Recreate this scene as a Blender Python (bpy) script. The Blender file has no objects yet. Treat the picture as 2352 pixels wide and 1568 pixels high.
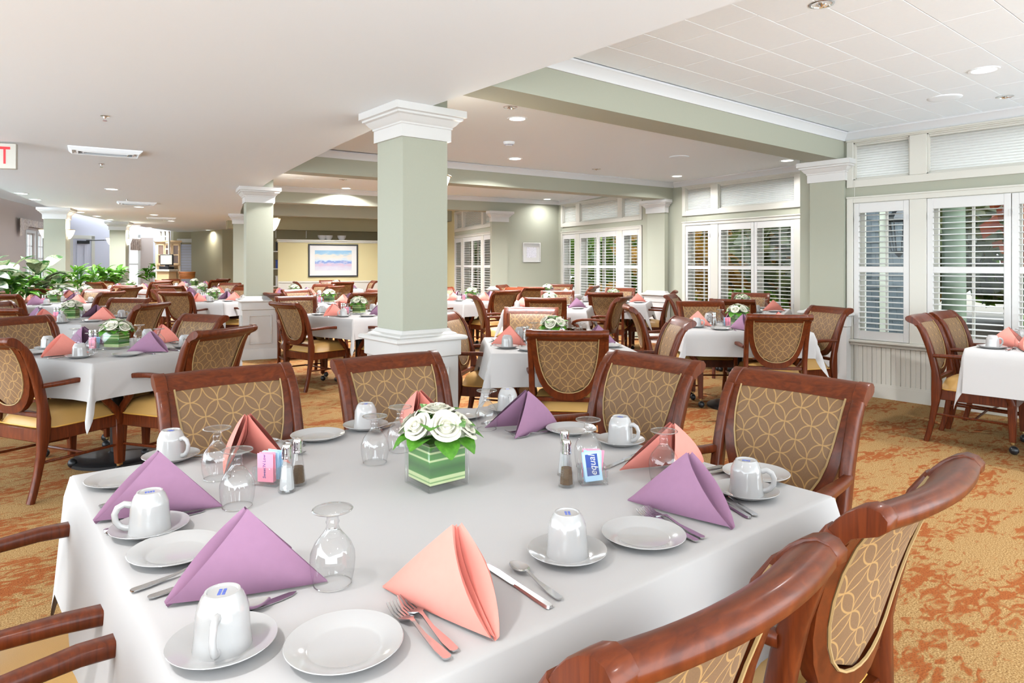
import bpy, bmesh, math, random
from mathutils import Vector, Matrix
SC = bpy.context.scene
COL = SC.collection
RND = random.Random(11)
PI = math.pi
# ---------------------------------------------------------------- camera
F_PX, HORIZON, CAM_H, YAW = 1540.0, 606.0, 1.34, math.radians(39.1)
cam_data = bpy.data.cameras.new('camera')
cam = bpy.data.objects.new('camera', cam_data)
COL.objects.link(cam)
cam.location = (0, 0, CAM_H)
cam.rotation_euler = (PI / 2, 0, -YAW)
cam_data.sensor_width = 36.0
cam_data.lens = F_PX / 2352 * 36.0
cam_data.shift_y = -(784 - HORIZON) / 2352
cam_data.clip_start = 0.05
SC.camera = cam
# ---------------------------------------------------------------- world, exposure
world = bpy.data.worlds.new('overcast_sky')
SC.world = world
world.use_nodes = True
wb = world.node_tree.nodes['Background']
wb.inputs[0].default_value = (0.85, 0.94, 1.0, 1)
wb.inputs[1].default_value = 5.4
SC.view_settings.view_transform = 'Standard'
SC.view_settings.look = 'None'
SC.view_settings.exposure = 0.52
SC.view_settings.gamma = 1.0
SC.view_settings.use_curve_mapping = False
cy = SC.cycles
cy.max_bounces = 5
cy.diffuse_bounces = 3
cy.glossy_bounces = 3
cy.transmission_bounces = 4
cy.transparent_max_bounces = 14
cy.sample_clamp_indirect = 4.0
cy.caustics_reflective = False
cy.caustics_refractive = False
cy.use_denoising = True
cy.use_light_tree = False
cy.use_adaptive_sampling = True
cy.adaptive_threshold = 0.06
LAMP_W = 26.0      # watts of one recessed downlight
SCONCE_W = 15.0
LAMP_COL = (0.98, 0.985, 1.0)
# ---------------------------------------------------------------- photo geometry
FX, FY = math.sin(YAW), math.cos(YAW)
def atz(px, py, z):
    """Where the sight line through a photo pixel meets the height z."""
    u = (px - 1176) / F_PX
    d = (z - CAM_H) * F_PX / (HORIZON - py)
    return Vector((d * (FX + u * FY), d * (FY - u * FX), z))
def atd(px, py, d):
    u = (px - 1176) / F_PX
    return Vector((d * (FX + u * FY), d * (FY - u * FX), CAM_H + d * (HORIZON - py) / F_PX))
def cam_lat(x, y): return x * FY - y * FX
def cam_dep(x, y): return x * FX + y * FY
# ---------------------------------------------------------------- mesh helpers
class MB:
    def __init__(s): s.v = []; s.f = []
    def add(s, verts, faces):
        o = len(s.v); s.v += [tuple(p) for p in verts]; s.f += [tuple(i + o for i in q) for q in faces]; return s
    def box(s, x0, x1, y0, y1, z0, z1):
        return s.add([(x0,y0,z0),(x1,y0,z0),(x1,y1,z0),(x0,y1,z0),(x0,y0,z1),(x1,y0,z1),(x1,y1,z1),(x0,y1,z1)],
            [(0,3,2,1),(4,5,6,7),(0,1,5,4),(1,2,6,5),(2,3,7,6),(3,0,4,7)])
    def loft(s, rings, cap=True, closed=True):
        n = len(rings[0]); vs = [p for r in rings for p in r]; fs = []
        for i in range(len(rings) - 1):
            for j in range(n if closed else n - 1):
                a = i*n + j; b = i*n + (j+1) % n
                fs.append((a, b, b + n, a + n))
        if cap and closed:
            fs.append(tuple(range(n))[::-1]); fs.append(tuple((len(rings)-1)*n + j for j in range(n)))
        return s.add(vs, fs)
    def taper(s, c0, h0, c1, h1):
        """Box from centre c0 (half sizes h0) to centre c1 (half sizes h1), stacked in z."""
        r = lambda c, h: [(c[0]-h[0],c[1]-h[1],c[2]),(c[0]+h[0],c[1]-h[1],c[2]),(c[0]+h[0],c[1]+h[1],c[2]),(c[0]-h[0],c[1]+h[1],c[2])]
        return s.loft([r(c0,h0), r(c1,h1)])
    def prism(s, poly, z0, z1):
        return s.loft([[(x,y,z0) for x,y in poly], [(x,y,z1) for x,y in poly]])
    def squares(s, prof, cx=0, cy=0):
        """Stack of square sections [(half, z)], a moulded square column."""
        return s.loft([[(cx-h,cy-h,z),(cx+h,cy-h,z),(cx+h,cy+h,z),(cx-h,cy+h,z)] for h,z in prof])
    def tube(s, pts, rad, n=8, cap=True, flat=1.0):
        pts = [Vector(p) for p in pts]; rings = []
        if not isinstance(rad, (list, tuple)): rad = [rad]*len(pts)
        up = None
        for i, p in enumerate(pts):
            t = (pts[min(i+1,len(pts)-1)] - pts[max(i-1,0)]).normalized()
            if up is None: up = Vector((0,0,1)) if abs(t.z) < .9 else Vector((0,1,0))
            a = t.cross(up).normalized(); b = a.cross(t).normalized(); up = b
            rings.append([p + a*(rad[i]*math.cos(2*PI*k/n)) + b*(rad[i]*flat*math.sin(2*PI*k/n)) for k in range(n)])
        return s.loft(rings, cap)
    def bar(s, pts, wid, dep, side=(1,0,0)):
        """Rectangular bar swept along pts; wid along `side`, dep across it (numbers or lists)."""
        pts = [Vector(p) for p in pts]; sd = Vector(side); rings = []
        W = wid if isinstance(wid,(list,tuple)) else [wid]*len(pts); D = dep if isinstance(dep,(list,tuple)) else [dep]*len(pts)
        for i, p in enumerate(pts):
            t = (pts[min(i+1,len(pts)-1)] - pts[max(i-1,0)]).normalized()
            nn = sd.cross(t).normalized(); sx = t.cross(nn).normalized()
            w, d = W[i]/2, D[i]/2; c = min(w,d)*.35
            q = [(-w+c,-d),(w-c,-d),(w,-d+c),(w,d-c),(w-c,d),(-w+c,d),(-w,d-c),(-w,-d+c)]
            rings.append([p + sx*a + nn*b for a,b in q])
        return s.loft(rings)
    def lathe(s, prof, n=24, c=(0,0,0)):
        vs = []; fs = []; m = len(prof)
        for k in range(n):
            a = 2*PI*k/n
            for r, z in prof: vs.append((c[0]+r*math.cos(a), c[1]+r*math.sin(a), c[2]+z))
        for k in range(n):
            for i in range(m-1):
                a = k*m+i; b = ((k+1)%n)*m+i
                if prof[i][0] < 1e-6: fs.append((a, b+1, a+1))
                elif prof[i+1][0] < 1e-6: fs.append((a, b, a+1))
                else: fs.append((a, b, b+1, a+1))
        return s.add(vs, fs)
    def grid(s, fn, nu, nv):
        vs = [fn(i/nu, j/nv) for j in range(nv+1) for i in range(nu+1)]
        fs = [(j*(nu+1)+i, j*(nu+1)+i+1, (j+1)*(nu+1)+i+1, (j+1)*(nu+1)+i) for j in range(nv) for i in range(nu)]
        return s.add(vs, fs)
    def mesh(s, name, m, smooth=40, bevel=0, thick=0, seg=1, weld=False):
        me = bpy.data.meshes.new(name)
        me.from_pydata(s.v, [], s.f)
        if bevel or thick or weld:
            bm = bmesh.new(); bm.from_mesh(me)
            if weld: bmesh.ops.remove_doubles(bm, verts=bm.verts, dist=1e-5)
            if bevel:
                bm.normal_update()
                ed = [e for e in bm.edges if len(e.link_faces) == 2 and e.calc_face_angle(0) > .5]
                bmesh.ops.bevel(bm, geom=ed, offset=bevel, segments=seg, profile=.5, affect='EDGES', clamp_overlap=True)
            if thick: bmesh.ops.solidify(bm, geom=bm.faces[:], thickness=thick)
            bm.to_mesh(me); bm.free()
        me.validate()
        if smooth:
            me.polygons.foreach_set('use_smooth', [True]*len(me.polygons))
            me.set_sharp_from_angle(angle=math.radians(smooth))
        if m is not None: me.materials.append(m)
        return me
    def build(s, name, m, parent=None, loc=(0,0,0), rot=(0,0,0), **k):
        return link(name, s.mesh(name, m, **k), parent, loc, rot)
def link(name, data, parent=None, loc=(0,0,0), rot=(0,0,0)):
    o = bpy.data.objects.new(name, data); COL.objects.link(o)
    o.location = loc; o.rotation_euler = rot; o.parent = parent
    return o
def empty(name, loc=(0,0,0), rz=0.0):
    o = link(name, None, None, loc, (0,0,rz)); o.empty_display_size = .1; return o
USED = {}
def tag(o, label, cat, group=None):
    if label in USED and (group is None or USED[label] != group): print('DUP LABEL', label)
    USED[label] = group
    o['label'] = label; o['category'] = cat
    if group: o['group'] = group
    return o
def struct(o, label=None):
    o['kind'] = 'structure'
    if label: o['label'] = label
    return o
def copy_tree(o, parent=None):
    c = o.copy(); COL.objects.link(c); c.parent = parent
    for ch in KIDS.get(o.name, None) or kids(o): copy_tree(ch, c)
    return c
KIDS = {}
def kids(o):
    k = list(o.children); KIDS[o.name] = k; return k
# ---------------------------------------------------------------- materials
def sr(r, g, b):
    f = lambda c: (c/255/12.92) if c/255 <= .04045 else ((c/255+.055)/1.055)**2.4
    return (f(r), f(g), f(b), 1)
def nmat(name):
    m = bpy.data.materials.new(name); m.use_nodes = True
    nt = m.node_tree; return m, nt, nt.nodes, nt.links, nt.nodes['Principled BSDF']
def plain(name, col, rough=.5, metal=0, coat=0, var=0, scale=8, spec=None, bump=0, bscale=200, coords='Object'):
    m, nt, N, L, p = nmat(name)
    p.inputs['Base Color'].default_value = col; p.inputs['Roughness'].default_value = rough
    p.inputs['Metallic'].default_value = metal; p.inputs['Coat Weight'].default_value = coat
    if spec is not None: p.inputs['Specular IOR Level'].default_value = spec
    if var or bump:
        tc = N.new('ShaderNodeTexCoord')
    if var:
        n = N.new('ShaderNodeTexNoise'); n.inputs['Scale'].default_value = scale; n.inputs['Detail'].default_value = 4
        L.new(tc.outputs[coords], n.inputs['Vector'])
        mr = N.new('ShaderNodeMapRange'); mr.inputs[3].default_value = 1-var; mr.inputs[4].default_value = 1+var
        L.new(n.outputs['Fac'], mr.inputs[0])
        mx = N.new('ShaderNodeVectorMath'); mx.operation = 'SCALE'
        mx.inputs[0].default_value = col[:3]; L.new(mr.outputs[0], mx.inputs['Scale']); L.new(mx.outputs[0], p.inputs['Base Color'])
    if bump:
        n2 = N.new('ShaderNodeTexNoise'); n2.inputs['Scale'].default_value = bscale; L.new(tc.outputs[coords], n2.inputs['Vector'])
        b = N.new('ShaderNodeBump'); b.inputs['Strength'].default_value = bump; b.inputs['Distance'].default_value = .002
        L.new(n2.outputs['Fac'], b.inputs['Height']); L.new(b.outputs[0], p.inputs['Normal'])
    return m
def ramp(N, stops, interp='LINEAR'):
    r = N.new('ShaderNodeValToRGB'); r.color_ramp.interpolation = interp
    e = r.color_ramp.elements
    e[0].position, e[0].color = stops[0]; e[1].position, e[1].color = stops[-1]
    for pos, c in stops[1:-1]:
        q = e.new(pos); q.color = c
    return r
def mapping(N, L, src, scale=(1,1,1), rot=(0,0,0), loc=(0,0,0)):
    mp = N.new('ShaderNodeMapping'); mp.inputs['Scale'].default_value = scale; mp.inputs['Rotation'].default_value = rot; mp.inputs['Location'].default_value = loc
    L.new(src, mp.inputs['Vector']); return mp.outputs[0]
def math_n(N, L, op, a, b=None):
    q = N.new('ShaderNodeMath'); q.operation = op
    for i, x in enumerate((a, b)):
        if x is None: continue
        if isinstance(x, (int, float)): q.inputs[i].default_value = x
        else: L.new(x, q.inputs[i])
    return q.outputs[0]
M = {}
def wood():
    m, nt, N, L, p = nmat('cherry_wood')
    tc = N.new('ShaderNodeTexCoord')
    v = mapping(N, L, tc.outputs['Object'], (18, 60, 5))
    n = N.new('ShaderNodeTexNoise'); n.inputs['Scale'].default_value = 1.6; n.inputs['Detail'].default_value = 5; n.inputs['Distortion'].default_value = .6
    L.new(v, n.inputs['Vector'])
    r = ramp(N, [(.3, sr(70,27,9)), (.55, sr(88,37,13)), (.8, sr(106,48,18))])
    L.new(n.outputs['Fac'], r.inputs[0]); L.new(r.outputs[0], p.inputs['Base Color'])
    p.inputs['Roughness'].default_value = .36; p.inputs['Specular IOR Level'].default_value = .22; p.inputs['Coat Weight'].default_value = .14; p.inputs['Coat Roughness'].default_value = .12
    return m
def fabric():
    m, nt, N, L, p = nmat('circle_fabric')
    tc = N.new('ShaderNodeTexCoord'); s = .074
    sep = N.new('ShaderNodeSeparateXYZ'); L.new(tc.outputs['Object'], sep.inputs[0])
    k = 1/(s*math.sqrt(2))
    a = math_n(N, L, 'MULTIPLY', math_n(N, L, 'ADD', sep.outputs[0], sep.outputs[2]), k)
    b = math_n(N, L, 'MULTIPLY', math_n(N, L, 'SUBTRACT', sep.outputs[0], sep.outputs[2]), k)
    fa, fb = math_n(N, L, 'FRACT', a), math_n(N, L, 'FRACT', b)
    ga, gb = math_n(N, L, 'SUBTRACT', 1.0, fa), math_n(N, L, 'SUBTRACT', 1.0, fb)
    best = None
    for x in (fa, ga):
        for y in (fb, gb):
            d = math_n(N, L, 'SQRT', math_n(N, L, 'ADD', math_n(N, L, 'MULTIPLY', x, x), math_n(N, L, 'MULTIPLY', y, y)))
            e = math_n(N, L, 'ABSOLUTE', math_n(N, L, 'SUBTRACT', d, .7071))
            best = e if best is None else math_n(N, L, 'MINIMUM', best, e)
    mr = N.new('ShaderNodeMapRange'); mr.inputs[1].default_value = .016; mr.inputs[2].default_value = .036; mr.inputs[3].default_value = 1; mr.inputs[4].default_value = 0
    L.new(best, mr.inputs[0])
    mx = N.new('ShaderNodeMix'); mx.data_type = 'RGBA'
    nz = N.new('ShaderNodeTexNoise'); nz.inputs['Scale'].default_value = 900; L.new(tc.outputs['Object'], nz.inputs['Vector'])
    rb = ramp(N, [(.3, sr(94,68,42)), (.7, sr(118,88,57))]); L.new(nz.outputs['Fac'], rb.inputs[0])
    L.new(mr.outputs[0], mx.inputs[0]); L.new(rb.outputs[0], mx.inputs[6]); mx.inputs[7].default_value = sr(152,118,70)
    L.new(mx.outputs[2], p.inputs['Base Color']); p.inputs['Roughness'].default_value = .62; p.inputs['Sheen Weight'].default_value = .04
    return m
def carpet():
    m, nt, N, L, p = nmat('leaf_carpet')
    tc = N.new('ShaderNodeTexCoord')
    v1 = mapping(N, L, tc.outputs['Object'], (1.3, 3.0, 1), (0, 0, .5))
    big = N.new('ShaderNodeTexNoise'); big.inputs['Scale'].default_value = 1.1; big.inputs['Detail'].default_value = 3; L.new(v1, big.inputs['Vector'])
    v2 = mapping(N, L, tc.outputs['Object'], (9, 19, 1), (0, 0, .35))
    mid = N.new('ShaderNodeTexNoise'); mid.inputs['Scale'].default_value = 1.3; mid.inputs['Detail'].default_value = 3; mid.inputs['Distortion'].default_value = 1.2; L.new(v2, mid.inputs['Vector'])
    fine = N.new('ShaderNodeTexNoise'); fine.inputs['Scale'].default_value = 170; fine.inputs['Detail'].default_value = 2; L.new(tc.outputs['Object'], fine.inputs['Vector'])
    s = math_n(N, L, 'ADD', math_n(N, L, 'MULTIPLY', big.outputs['Fac'], .75), math_n(N, L, 'MULTIPLY', mid.outputs['Fac'], .75))
    s = math_n(N, L, 'ADD', s, math_n(N, L, 'MULTIPLY', math_n(N, L, 'SUBTRACT', fine.outputs['Fac'], .5), .28))
    mr = N.new('ShaderNodeMapRange'); mr.inputs[1].default_value = .765; mr.inputs[2].default_value = .84; L.new(s, mr.inputs[0])
    rf = ramp(N, [(.3, sr(110,80,45)), (.5, sr(146,113,71)), (.72, sr(180,152,106))]); L.new(fine.outputs['Fac'], rf.inputs[0])
    rr = ramp(N, [(.3, sr(114,58,27)), (.7, sr(152,88,44))]); L.new(fine.outputs['Fac'], rr.inputs[0])
    mx = N.new('ShaderNodeMix'); mx.data_type = 'RGBA'; L.new(mr.outputs[0], mx.inputs[0]); L.new(rf.outputs[0], mx.inputs[6]); L.new(rr.outputs[0], mx.inputs[7])
    L.new(mx.outputs[2], p.inputs['Base Color']); p.inputs['Roughness'].default_value = .95; p.inputs['Specular IOR Level'].default_value = .1
    b = N.new('ShaderNodeBump'); b.inputs['Strength'].default_value = .6; b.inputs['Distance'].default_value = .004
    L.new(fine.outputs['Fac'], b.inputs['Height']); L.new(b.outputs[0], p.inputs['Normal'])
    return m
def thin_glass(name, tint=(.97,.98,.98,1), edge=.8, base=.025, rough=.0):
    m, nt, N, L, p = nmat(name)
    N.remove(p); out = N['Material Output']
    lw = N.new('ShaderNodeLayerWeight'); lw.inputs[0].default_value = .25
    tr = N.new('ShaderNodeBsdfTransparent'); gl = N.new('ShaderNodeBsdfGlossy'); gl.inputs['Roughness'].default_value = rough
    pw = math_n(N, L, 'POWER', lw.outputs['Facing'], 2.2)
    mr = N.new('ShaderNodeMapRange'); mr.inputs[3].default_value = base; mr.inputs[4].default_value = edge; L.new(pw, mr.inputs[0])
    cm = N.new('ShaderNodeMix'); cm.data_type = 'RGBA'; L.new(pw, cm.inputs[0]); cm.inputs[6].default_value = tint; cm.inputs[7].default_value = (.82,.85,.85,1)
    L.new(cm.outputs[2], tr.inputs[0])
    mx = N.new('ShaderNodeMixShader'); L.new(mr.outputs[0], mx.inputs[0]); L.new(tr.outputs[0], mx.inputs[1]); L.new(gl.outputs[0], mx.inputs[2]); L.new(mx.outputs[0], out.inputs[0])
    return m
def emit(name, col, st):
    m, nt, N, L, p = nmat(name)
    p.inputs['Base Color'].default_value = (0.9,.9,.9,1); p.inputs['Emission Color'].default_value = col; p.inputs['Emission Strength'].default_value = st
    return m
def leafmat(name, stops, scale=3.0, rough=.45, trans=.25):
    m, nt, N, L, p = nmat(name)
    tc = N.new('ShaderNodeTexCoord'); n = N.new('ShaderNodeTexNoise'); n.inputs['Scale'].default_value = scale; n.inputs['Detail'].default_value = 6; n.inputs['Roughness'].default_value = .8
    L.new(tc.outputs['Object'], n.inputs['Vector']); r = ramp(N, stops); L.new(n.outputs['Fac'], r.inputs[0])
    L.new(r.outputs[0], p.inputs['Base Color']); p.inputs['Roughness'].default_value = rough
    if trans:
        out = N['Material Output']; t = N.new('ShaderNodeBsdfTranslucent'); L.new(r.outputs[0], t.inputs[0])
        mx = N.new('ShaderNodeMixShader'); mx.inputs[0].default_value = trans
        L.new(p.outputs[0], mx.inputs[1]); L.new(t.outputs[0], mx.inputs[2]); L.new(mx.outputs[0], out.inputs[0])
    return m
def striped_leaf():
    m, nt, N, L, p = nmat('striped_leaf_wrap')
    tc = N.new('ShaderNodeTexCoord'); sep = N.new('ShaderNodeSeparateXYZ'); L.new(tc.outputs['Object'], sep.inputs[0])
    z = math_n(N, L, 'MULTIPLY', sep.outputs[2], 8.0)
    G, C, D = sr(74,140,56), sr(206,218,160), sr(40,96,32)
    r = ramp(N, [(.0, C), (.17, C), (.185, G), (.215, C), (.27, C), (.285, sr(58,124,44)), (.45, D), (.60, G), (.615, C), (.64, C), (.655, G), (.76, G), (.775, C), (.80, C), (.815, D), (.9, G), (.92, C), (1., C)])
    L.new(z, r.inputs[0]); L.new(r.outputs[0], p.inputs['Base Color']); p.inputs['Roughness'].default_value = .35
    return m
def painting(beach):
    m, nt, N, L, p = nmat('beach_print' if beach else 'sketch_print')
    tc = N.new('ShaderNodeTexCoord'); sep = N.new('ShaderNodeSeparateXYZ'); L.new(tc.outputs['Generated'], sep.inputs[0])
    n = N.new('ShaderNodeTexNoise'); n.inputs['Scale'].default_value = 4.5 if beach else 14; n.inputs['Detail'].default_value = 6
    L.new(mapping(N, L, tc.outputs['Generated'], (1, 1, 2.2)), n.inputs['Vector'])
    if beach:
        z = math_n(N, L, 'ADD', sep.outputs[2], math_n(N, L, 'MULTIPLY', math_n(N, L, 'SUBTRACT', n.outputs['Fac'], .5), .5))
        r = ramp(N, [(.0, sr(182,178,184)), (.2, sr(170,162,178)), (.3, sr(176,146,160)), (.37, sr(146,152,180)), (.4, sr(96,114,164)), (.44, sr(84,110,168)), (.46, sr(150,172,192)), (.6, sr(186,182,174)), (.72, sr(194,180,160)), (.85, sr(122,160,184)), (1., sr(104,146,178))])
        L.new(z, r.inputs[0])
    else:
        r = ramp(N, [(.3, sr(120,116,130)), (.46, sr(196,194,204)), (.55, sr(232,230,234)), (.7, sr(172,170,184))]); L.new(n.outputs['Fac'], r.inputs[0])
    L.new(r.outputs[0], p.inputs['Base Color']); p.inputs['Roughness'].default_value = .35; p.inputs['Coat Weight'].default_value = .3
    return m
def blind_mat():
    m, nt, N, L, p = nmat('cellular_shade')
    p.inputs['Base Color'].default_value = (.60,.60,.57,1); p.inputs['Roughness'].default_value = .9
    out = N['Material Output']; t = N.new('ShaderNodeBsdfTranslucent'); t.inputs[0].default_value = (.58,.585,.56,1)
    mx = N.new('ShaderNodeMixShader'); mx.inputs[0].default_value = .3
    L.new(p.outputs[0], mx.inputs[1]); L.new(t.outputs[0], mx.inputs[2]); L.new(mx.outputs[0], out.inputs[0])
    return m
M['wood'] = wood(); M['fabric'] = fabric(); M['carpet'] = carpet()
M['vinyl'] = plain('gold_vinyl', sr(172,134,76), .42, var=.06, scale=5, bump=.15, bscale=500)
M['piping'] = plain('tan_piping', sr(150,124,82), .6)
M['vpipe'] = plain('gold_piping', sr(196,150,70), .45)
M['metal_dark'] = plain('dark_metal', (.02,.02,.022,1), .35, metal=.4)
M['brass'] = plain('brass', (.55,.42,.2,1), .3, metal=1)
M['steel'] = plain('cutlery_steel', (.62,.62,.63,1), .2, metal=1)
M['chrome'] = plain('chrome', (.8,.8,.8,1), .08, metal=1)
M['cloth'] = plain('white_tablecloth', (.415,.402,.395,1), .85, spec=.15, var=.02, scale=3, bump=.35, bscale=5); [setattr(n.inputs['Distance'], 'default_value', .012) for n in M['cloth'].node_tree.nodes if n.type == 'BUMP']
M['china'] = plain('white_china', (.375,.367,.36,1), .12, coat=.3)
M['stamp'] = plain('blue_stamp', sr(70,90,170), .4)
M['pink'] = plain('pink_napkin', sr(212,133,121), .8, spec=.15, var=.04, scale=60)
M['purple'] = plain('purple_napkin', sr(138,103,127), .8, spec=.15, var=.04, scale=60)
M['glass'] = thin_glass('goblet_glass', (.985,.99,.99,1), edge=.9, base=.085)
M['glass_edge'] = thin_glass('goblet_rim_glass', (.97,.98,.98,1), edge=.95, base=.35)
M['pane'] = thin_glass('window_glass', (.96,.975,.975,1), edge=.14, base=.008)
M['sage'] = plain('sage_wall_paint', sr(157,158,142), .7, var=.02, scale=120)
M['olive'] = plain('olive_wall_paint', sr(150,142,112), .7)
M['yellowp'] = plain('pale_yellow_wall_paint', sr(192,180,136), .7)
M['lav'] = plain('lavender_grey_wall_paint', sr(190,190,203), .8)
M['blush'] = plain('blush_wall_paint', sr(186,172,166), .8)
M['trim'] = plain('cream_trim_paint', sr(196,193,183), .4)
M['white'] = plain('white_gloss_paint', sr(200,198,195), .35)
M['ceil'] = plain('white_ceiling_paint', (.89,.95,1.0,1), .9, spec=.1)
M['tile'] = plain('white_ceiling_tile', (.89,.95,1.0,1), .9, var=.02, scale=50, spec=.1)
M['bulb'] = emit('lamp_glow', (1, .93, .82, 1), 9)
M['sconce'] = emit('sconce_glow', (1, .92, .78, 1), 7)
for k_ in ('bulb', 'sconce'): M[k_].cycles.emission_sampling = 'NONE'
M['red'] = emit('exit_red', (1, .03, .04, 1), .55); M['red'].node_tree.nodes['Principled BSDF'].inputs['Base Color'].default_value = (.6,.01,.015,1)
M['blind'] = blind_mat()
M['wrap'] = striped_leaf()
M['petal'] = plain('ivory_petal', sr(206,202,184), .55)
M['petal2'] = plain('cream_petal_heart', sr(240,230,178), .55)
M['leaf'] = leafmat('green_leaf', [(.3, sr(44,96,20)), (.55, sr(84,144,40)), (.75, sr(132,186,70))], 14)
M['leafv'] = leafmat('variegated_leaf', [(.35, sr(70,130,60)), (.52, sr(96,150,72)), (.6, sr(226,230,178)), (.8, sr(232,236,190))], 22)
M['plant'] = leafmat('house_plant_leaf', [(.3, sr(20,62,10)), (.5, sr(56,112,26)), (.7, sr(124,164,56))], 5)
M['plantv'] = leafmat('dumb_cane_leaf', [(.32, sr(20,56,20)), (.5, sr(44,86,36)), (.58, sr(150,156,122)), (.8, sr(164,166,138))], 7)
M['soil'] = plain('potting_soil', sr(70,48,34), .95)
M['salt'] = plain('salt', (.5,.5,.5,1), .9)
M['pepper'] = plain('ground_pepper', sr(92,72,52), .95, var=.6, scale=700)
M['packp'] = plain('pink_packet', sr(246,150,172), .6)
M['packb'] = plain('pale_blue_packet', sr(170,205,232), .6)
M['packn'] = plain('navy_print', sr(38,66,140), .6)
M['bouncefloor'] = plain('light_bounce_floor', (.72,.73,.74,1), .5, var=.05, scale=2)
M['crown'] = plain('white_crown_paint', (.62,.625,.63,1), .5)
M['black'] = plain('black_plastic', (.012,.012,.014,1), .35)
M['maple'] = plain('maple_wood', sr(222,194,150), .45, var=.08, scale=6)
M['wicker'] = plain('wicker', sr(160,100,44), .7, var=.3, scale=60)
M['shutter_grey'] = plain('grey_roll_shutter', sr(176,178,190), .5)
M['shingle'] = plain('blue_grey_shingle', sr(64,72,76), .8, var=.2, scale=5)
M['porch'] = plain('pale_green_porch_paint', sr(96,108,88), .6)
M['patio'] = plain('patio_paving', sr(86,76,62), .9, var=.25, scale=1.5)
M['bark'] = plain('tree_bark', sr(74,60,48), .9, var=.3, scale=8)
M['teak'] = plain('teak_slats', sr(84,68,46), .6)
M['valance'] = leafmat('floral_valance', [(.3, sr(120,96,92)), (.5, sr(176,158,146)), (.7, sr(206,190,176))], 16, trans=0)
# ================================================================ the room
ZL, ZH = 2.42, 2.70          # low soffit, high bay ceilings
def V2(a): return Vector((a[0], a[1], 0))
def hit(px, py, p, q):
    """Sight line through a photo pixel with the vertical plane through p,q -> (distance along, height)."""
    u = (px - 1176) / F_PX; r = Vector((FX + u*FY, FY - u*FX)); a = Vector(p[:2]); e = (Vector(q[:2]) - a).normalized()
    d = (a.x*e.y - a.y*e.x) / (r.x*e.y - r.y*e.x)
    return (r*d - a).dot(e), CAM_H + d*(HORIZON - py)/F_PX
def frame_at(name, p, q):
    """Empty at p with local x towards q (local -y is the side a viewer has q on the right of p)."""
    return empty(name, (p[0], p[1], 0), math.atan2(q[1]-p[1], q[0]-p[0]))
def wall_mesh(length, h, t, opens, z0=0.0):
    b = MB(); xs = sorted({0.0, length} | {o[0] for o in opens} | {o[1] for o in opens})
    for x0, x1 in zip(xs, xs[1:]):
        z = z0
        for o in sorted([o for o in opens if o[0] <= x0+1e-6 and o[1] >= x1-1e-6], key=lambda o: o[2]):
            if o[2] > z+1e-6: b.box(x0, x1, 0, t, z, o[2])
            z = o[3]
        if h > z+1e-6: b.box(x0, x1, 0, t, z, h)
    return b
def plain_wall(name, p, q, m, h=ZH, t=.12, z0=0.0, opens=()):
    o = wall_mesh((V2(q)-V2(p)).length, h, t, opens, z0).build(name, m, None, (p[0],p[1],0), (0,0,math.atan2(q[1]-p[1],q[0]-p[0])), smooth=0)
    return struct(o)
def ceiling(poly, z0, z1, m):
    return struct(MB().prism(poly, z0, z1).build('ceiling', m, smooth=0))
CROWN = [(0,-.085),(.012,-.085),(.018,-.065),(.03,-.05),(.048,-.022),(.06,-.014),(.06,0),(0,0)]
TRIMN = [0]
def crown(p, q, z=ZH, k=1.0, m=None):
    """Crown moulding along p->q, on the side to the right of the direction of travel."""
    p, q = V2(p), V2(q); e = (q-p).normalized(); n = Vector((e.y, -e.x, 0)); TRIMN[0] += 1
    MBo = MB().loft([[w + n*(a*k) + Vector((0,0,z+b*k)) for a,b in CROWN] for w in (p, q)])
    return struct(MBo.build('trim_%d' % TRIMN[0], m or M['crown'], smooth=30))
def beam(p, q, w, m, z0=ZL+.0015, z1=2.76):
    p, q = V2(p), V2(q); e = (q-p).normalized(); n = Vector((-e.y, e.x, 0))*w
    return struct(MB().prism([tuple(x[:2]) for x in (p, q, q+n, p+n)], z0, z1).build('beam', m, smooth=0))
# ---- floor
F2, F3 = Vector((9.20,7.00,0)), Vector((9.97,10.67,0))
floor = MB().prism([(-5,-2.6),(7.2,-2.6),(7.2,3.6),(8.9,3.6),(9.35,7.1),(10.2,10.8),(14,18),(14,34),(-14,34),(-14,3)], -.1, 0).build('floor', M['carpet'], smooth=0)
struct(floor)
fl2 = MB().prism([(-13.9,3.2),(-4.2,1.2),(-2.2,6.6),(-1.25,9.6),(-.3,12.9),(.57,16.0),(1.45,18.3),(2.25,20.1),(3.2,23.5),(3.2,29),(-13.9,29)], 0, .006).build('floor', M['bouncefloor'], smooth=0)  # unseen pale slab, added to bounce sky light onto the low ceiling
struct(fl2, 'unseen pale floor slab added to bounce sky light onto the soffit')
# ---- low soffit slab, curved in plan
RE = [(2.465,-3),(2.465,3.9),(2.49,4.45),(2.53,4.88),(2.62,5.7),(2.72,6.45),(2.88,7.6),(3.02,8.5),(3.165,9.3),(3.45,10.7),(3.8,12.2),(4.3,14),(5.2,17),(6.4,20.5),(7.4,23.5),(8.2,26)]
LE = [(-3.4,-3),(-1.66,4),(-.66,8),(.37,12.1),(1.13,15.1),(2.0,17.6),(2.85,19.6),(4.1,22.2),(5.6,24.8),(6.5,26)]
ceiling(RE + LE[::-1], ZL, 2.78, M['ceil'])
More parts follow.
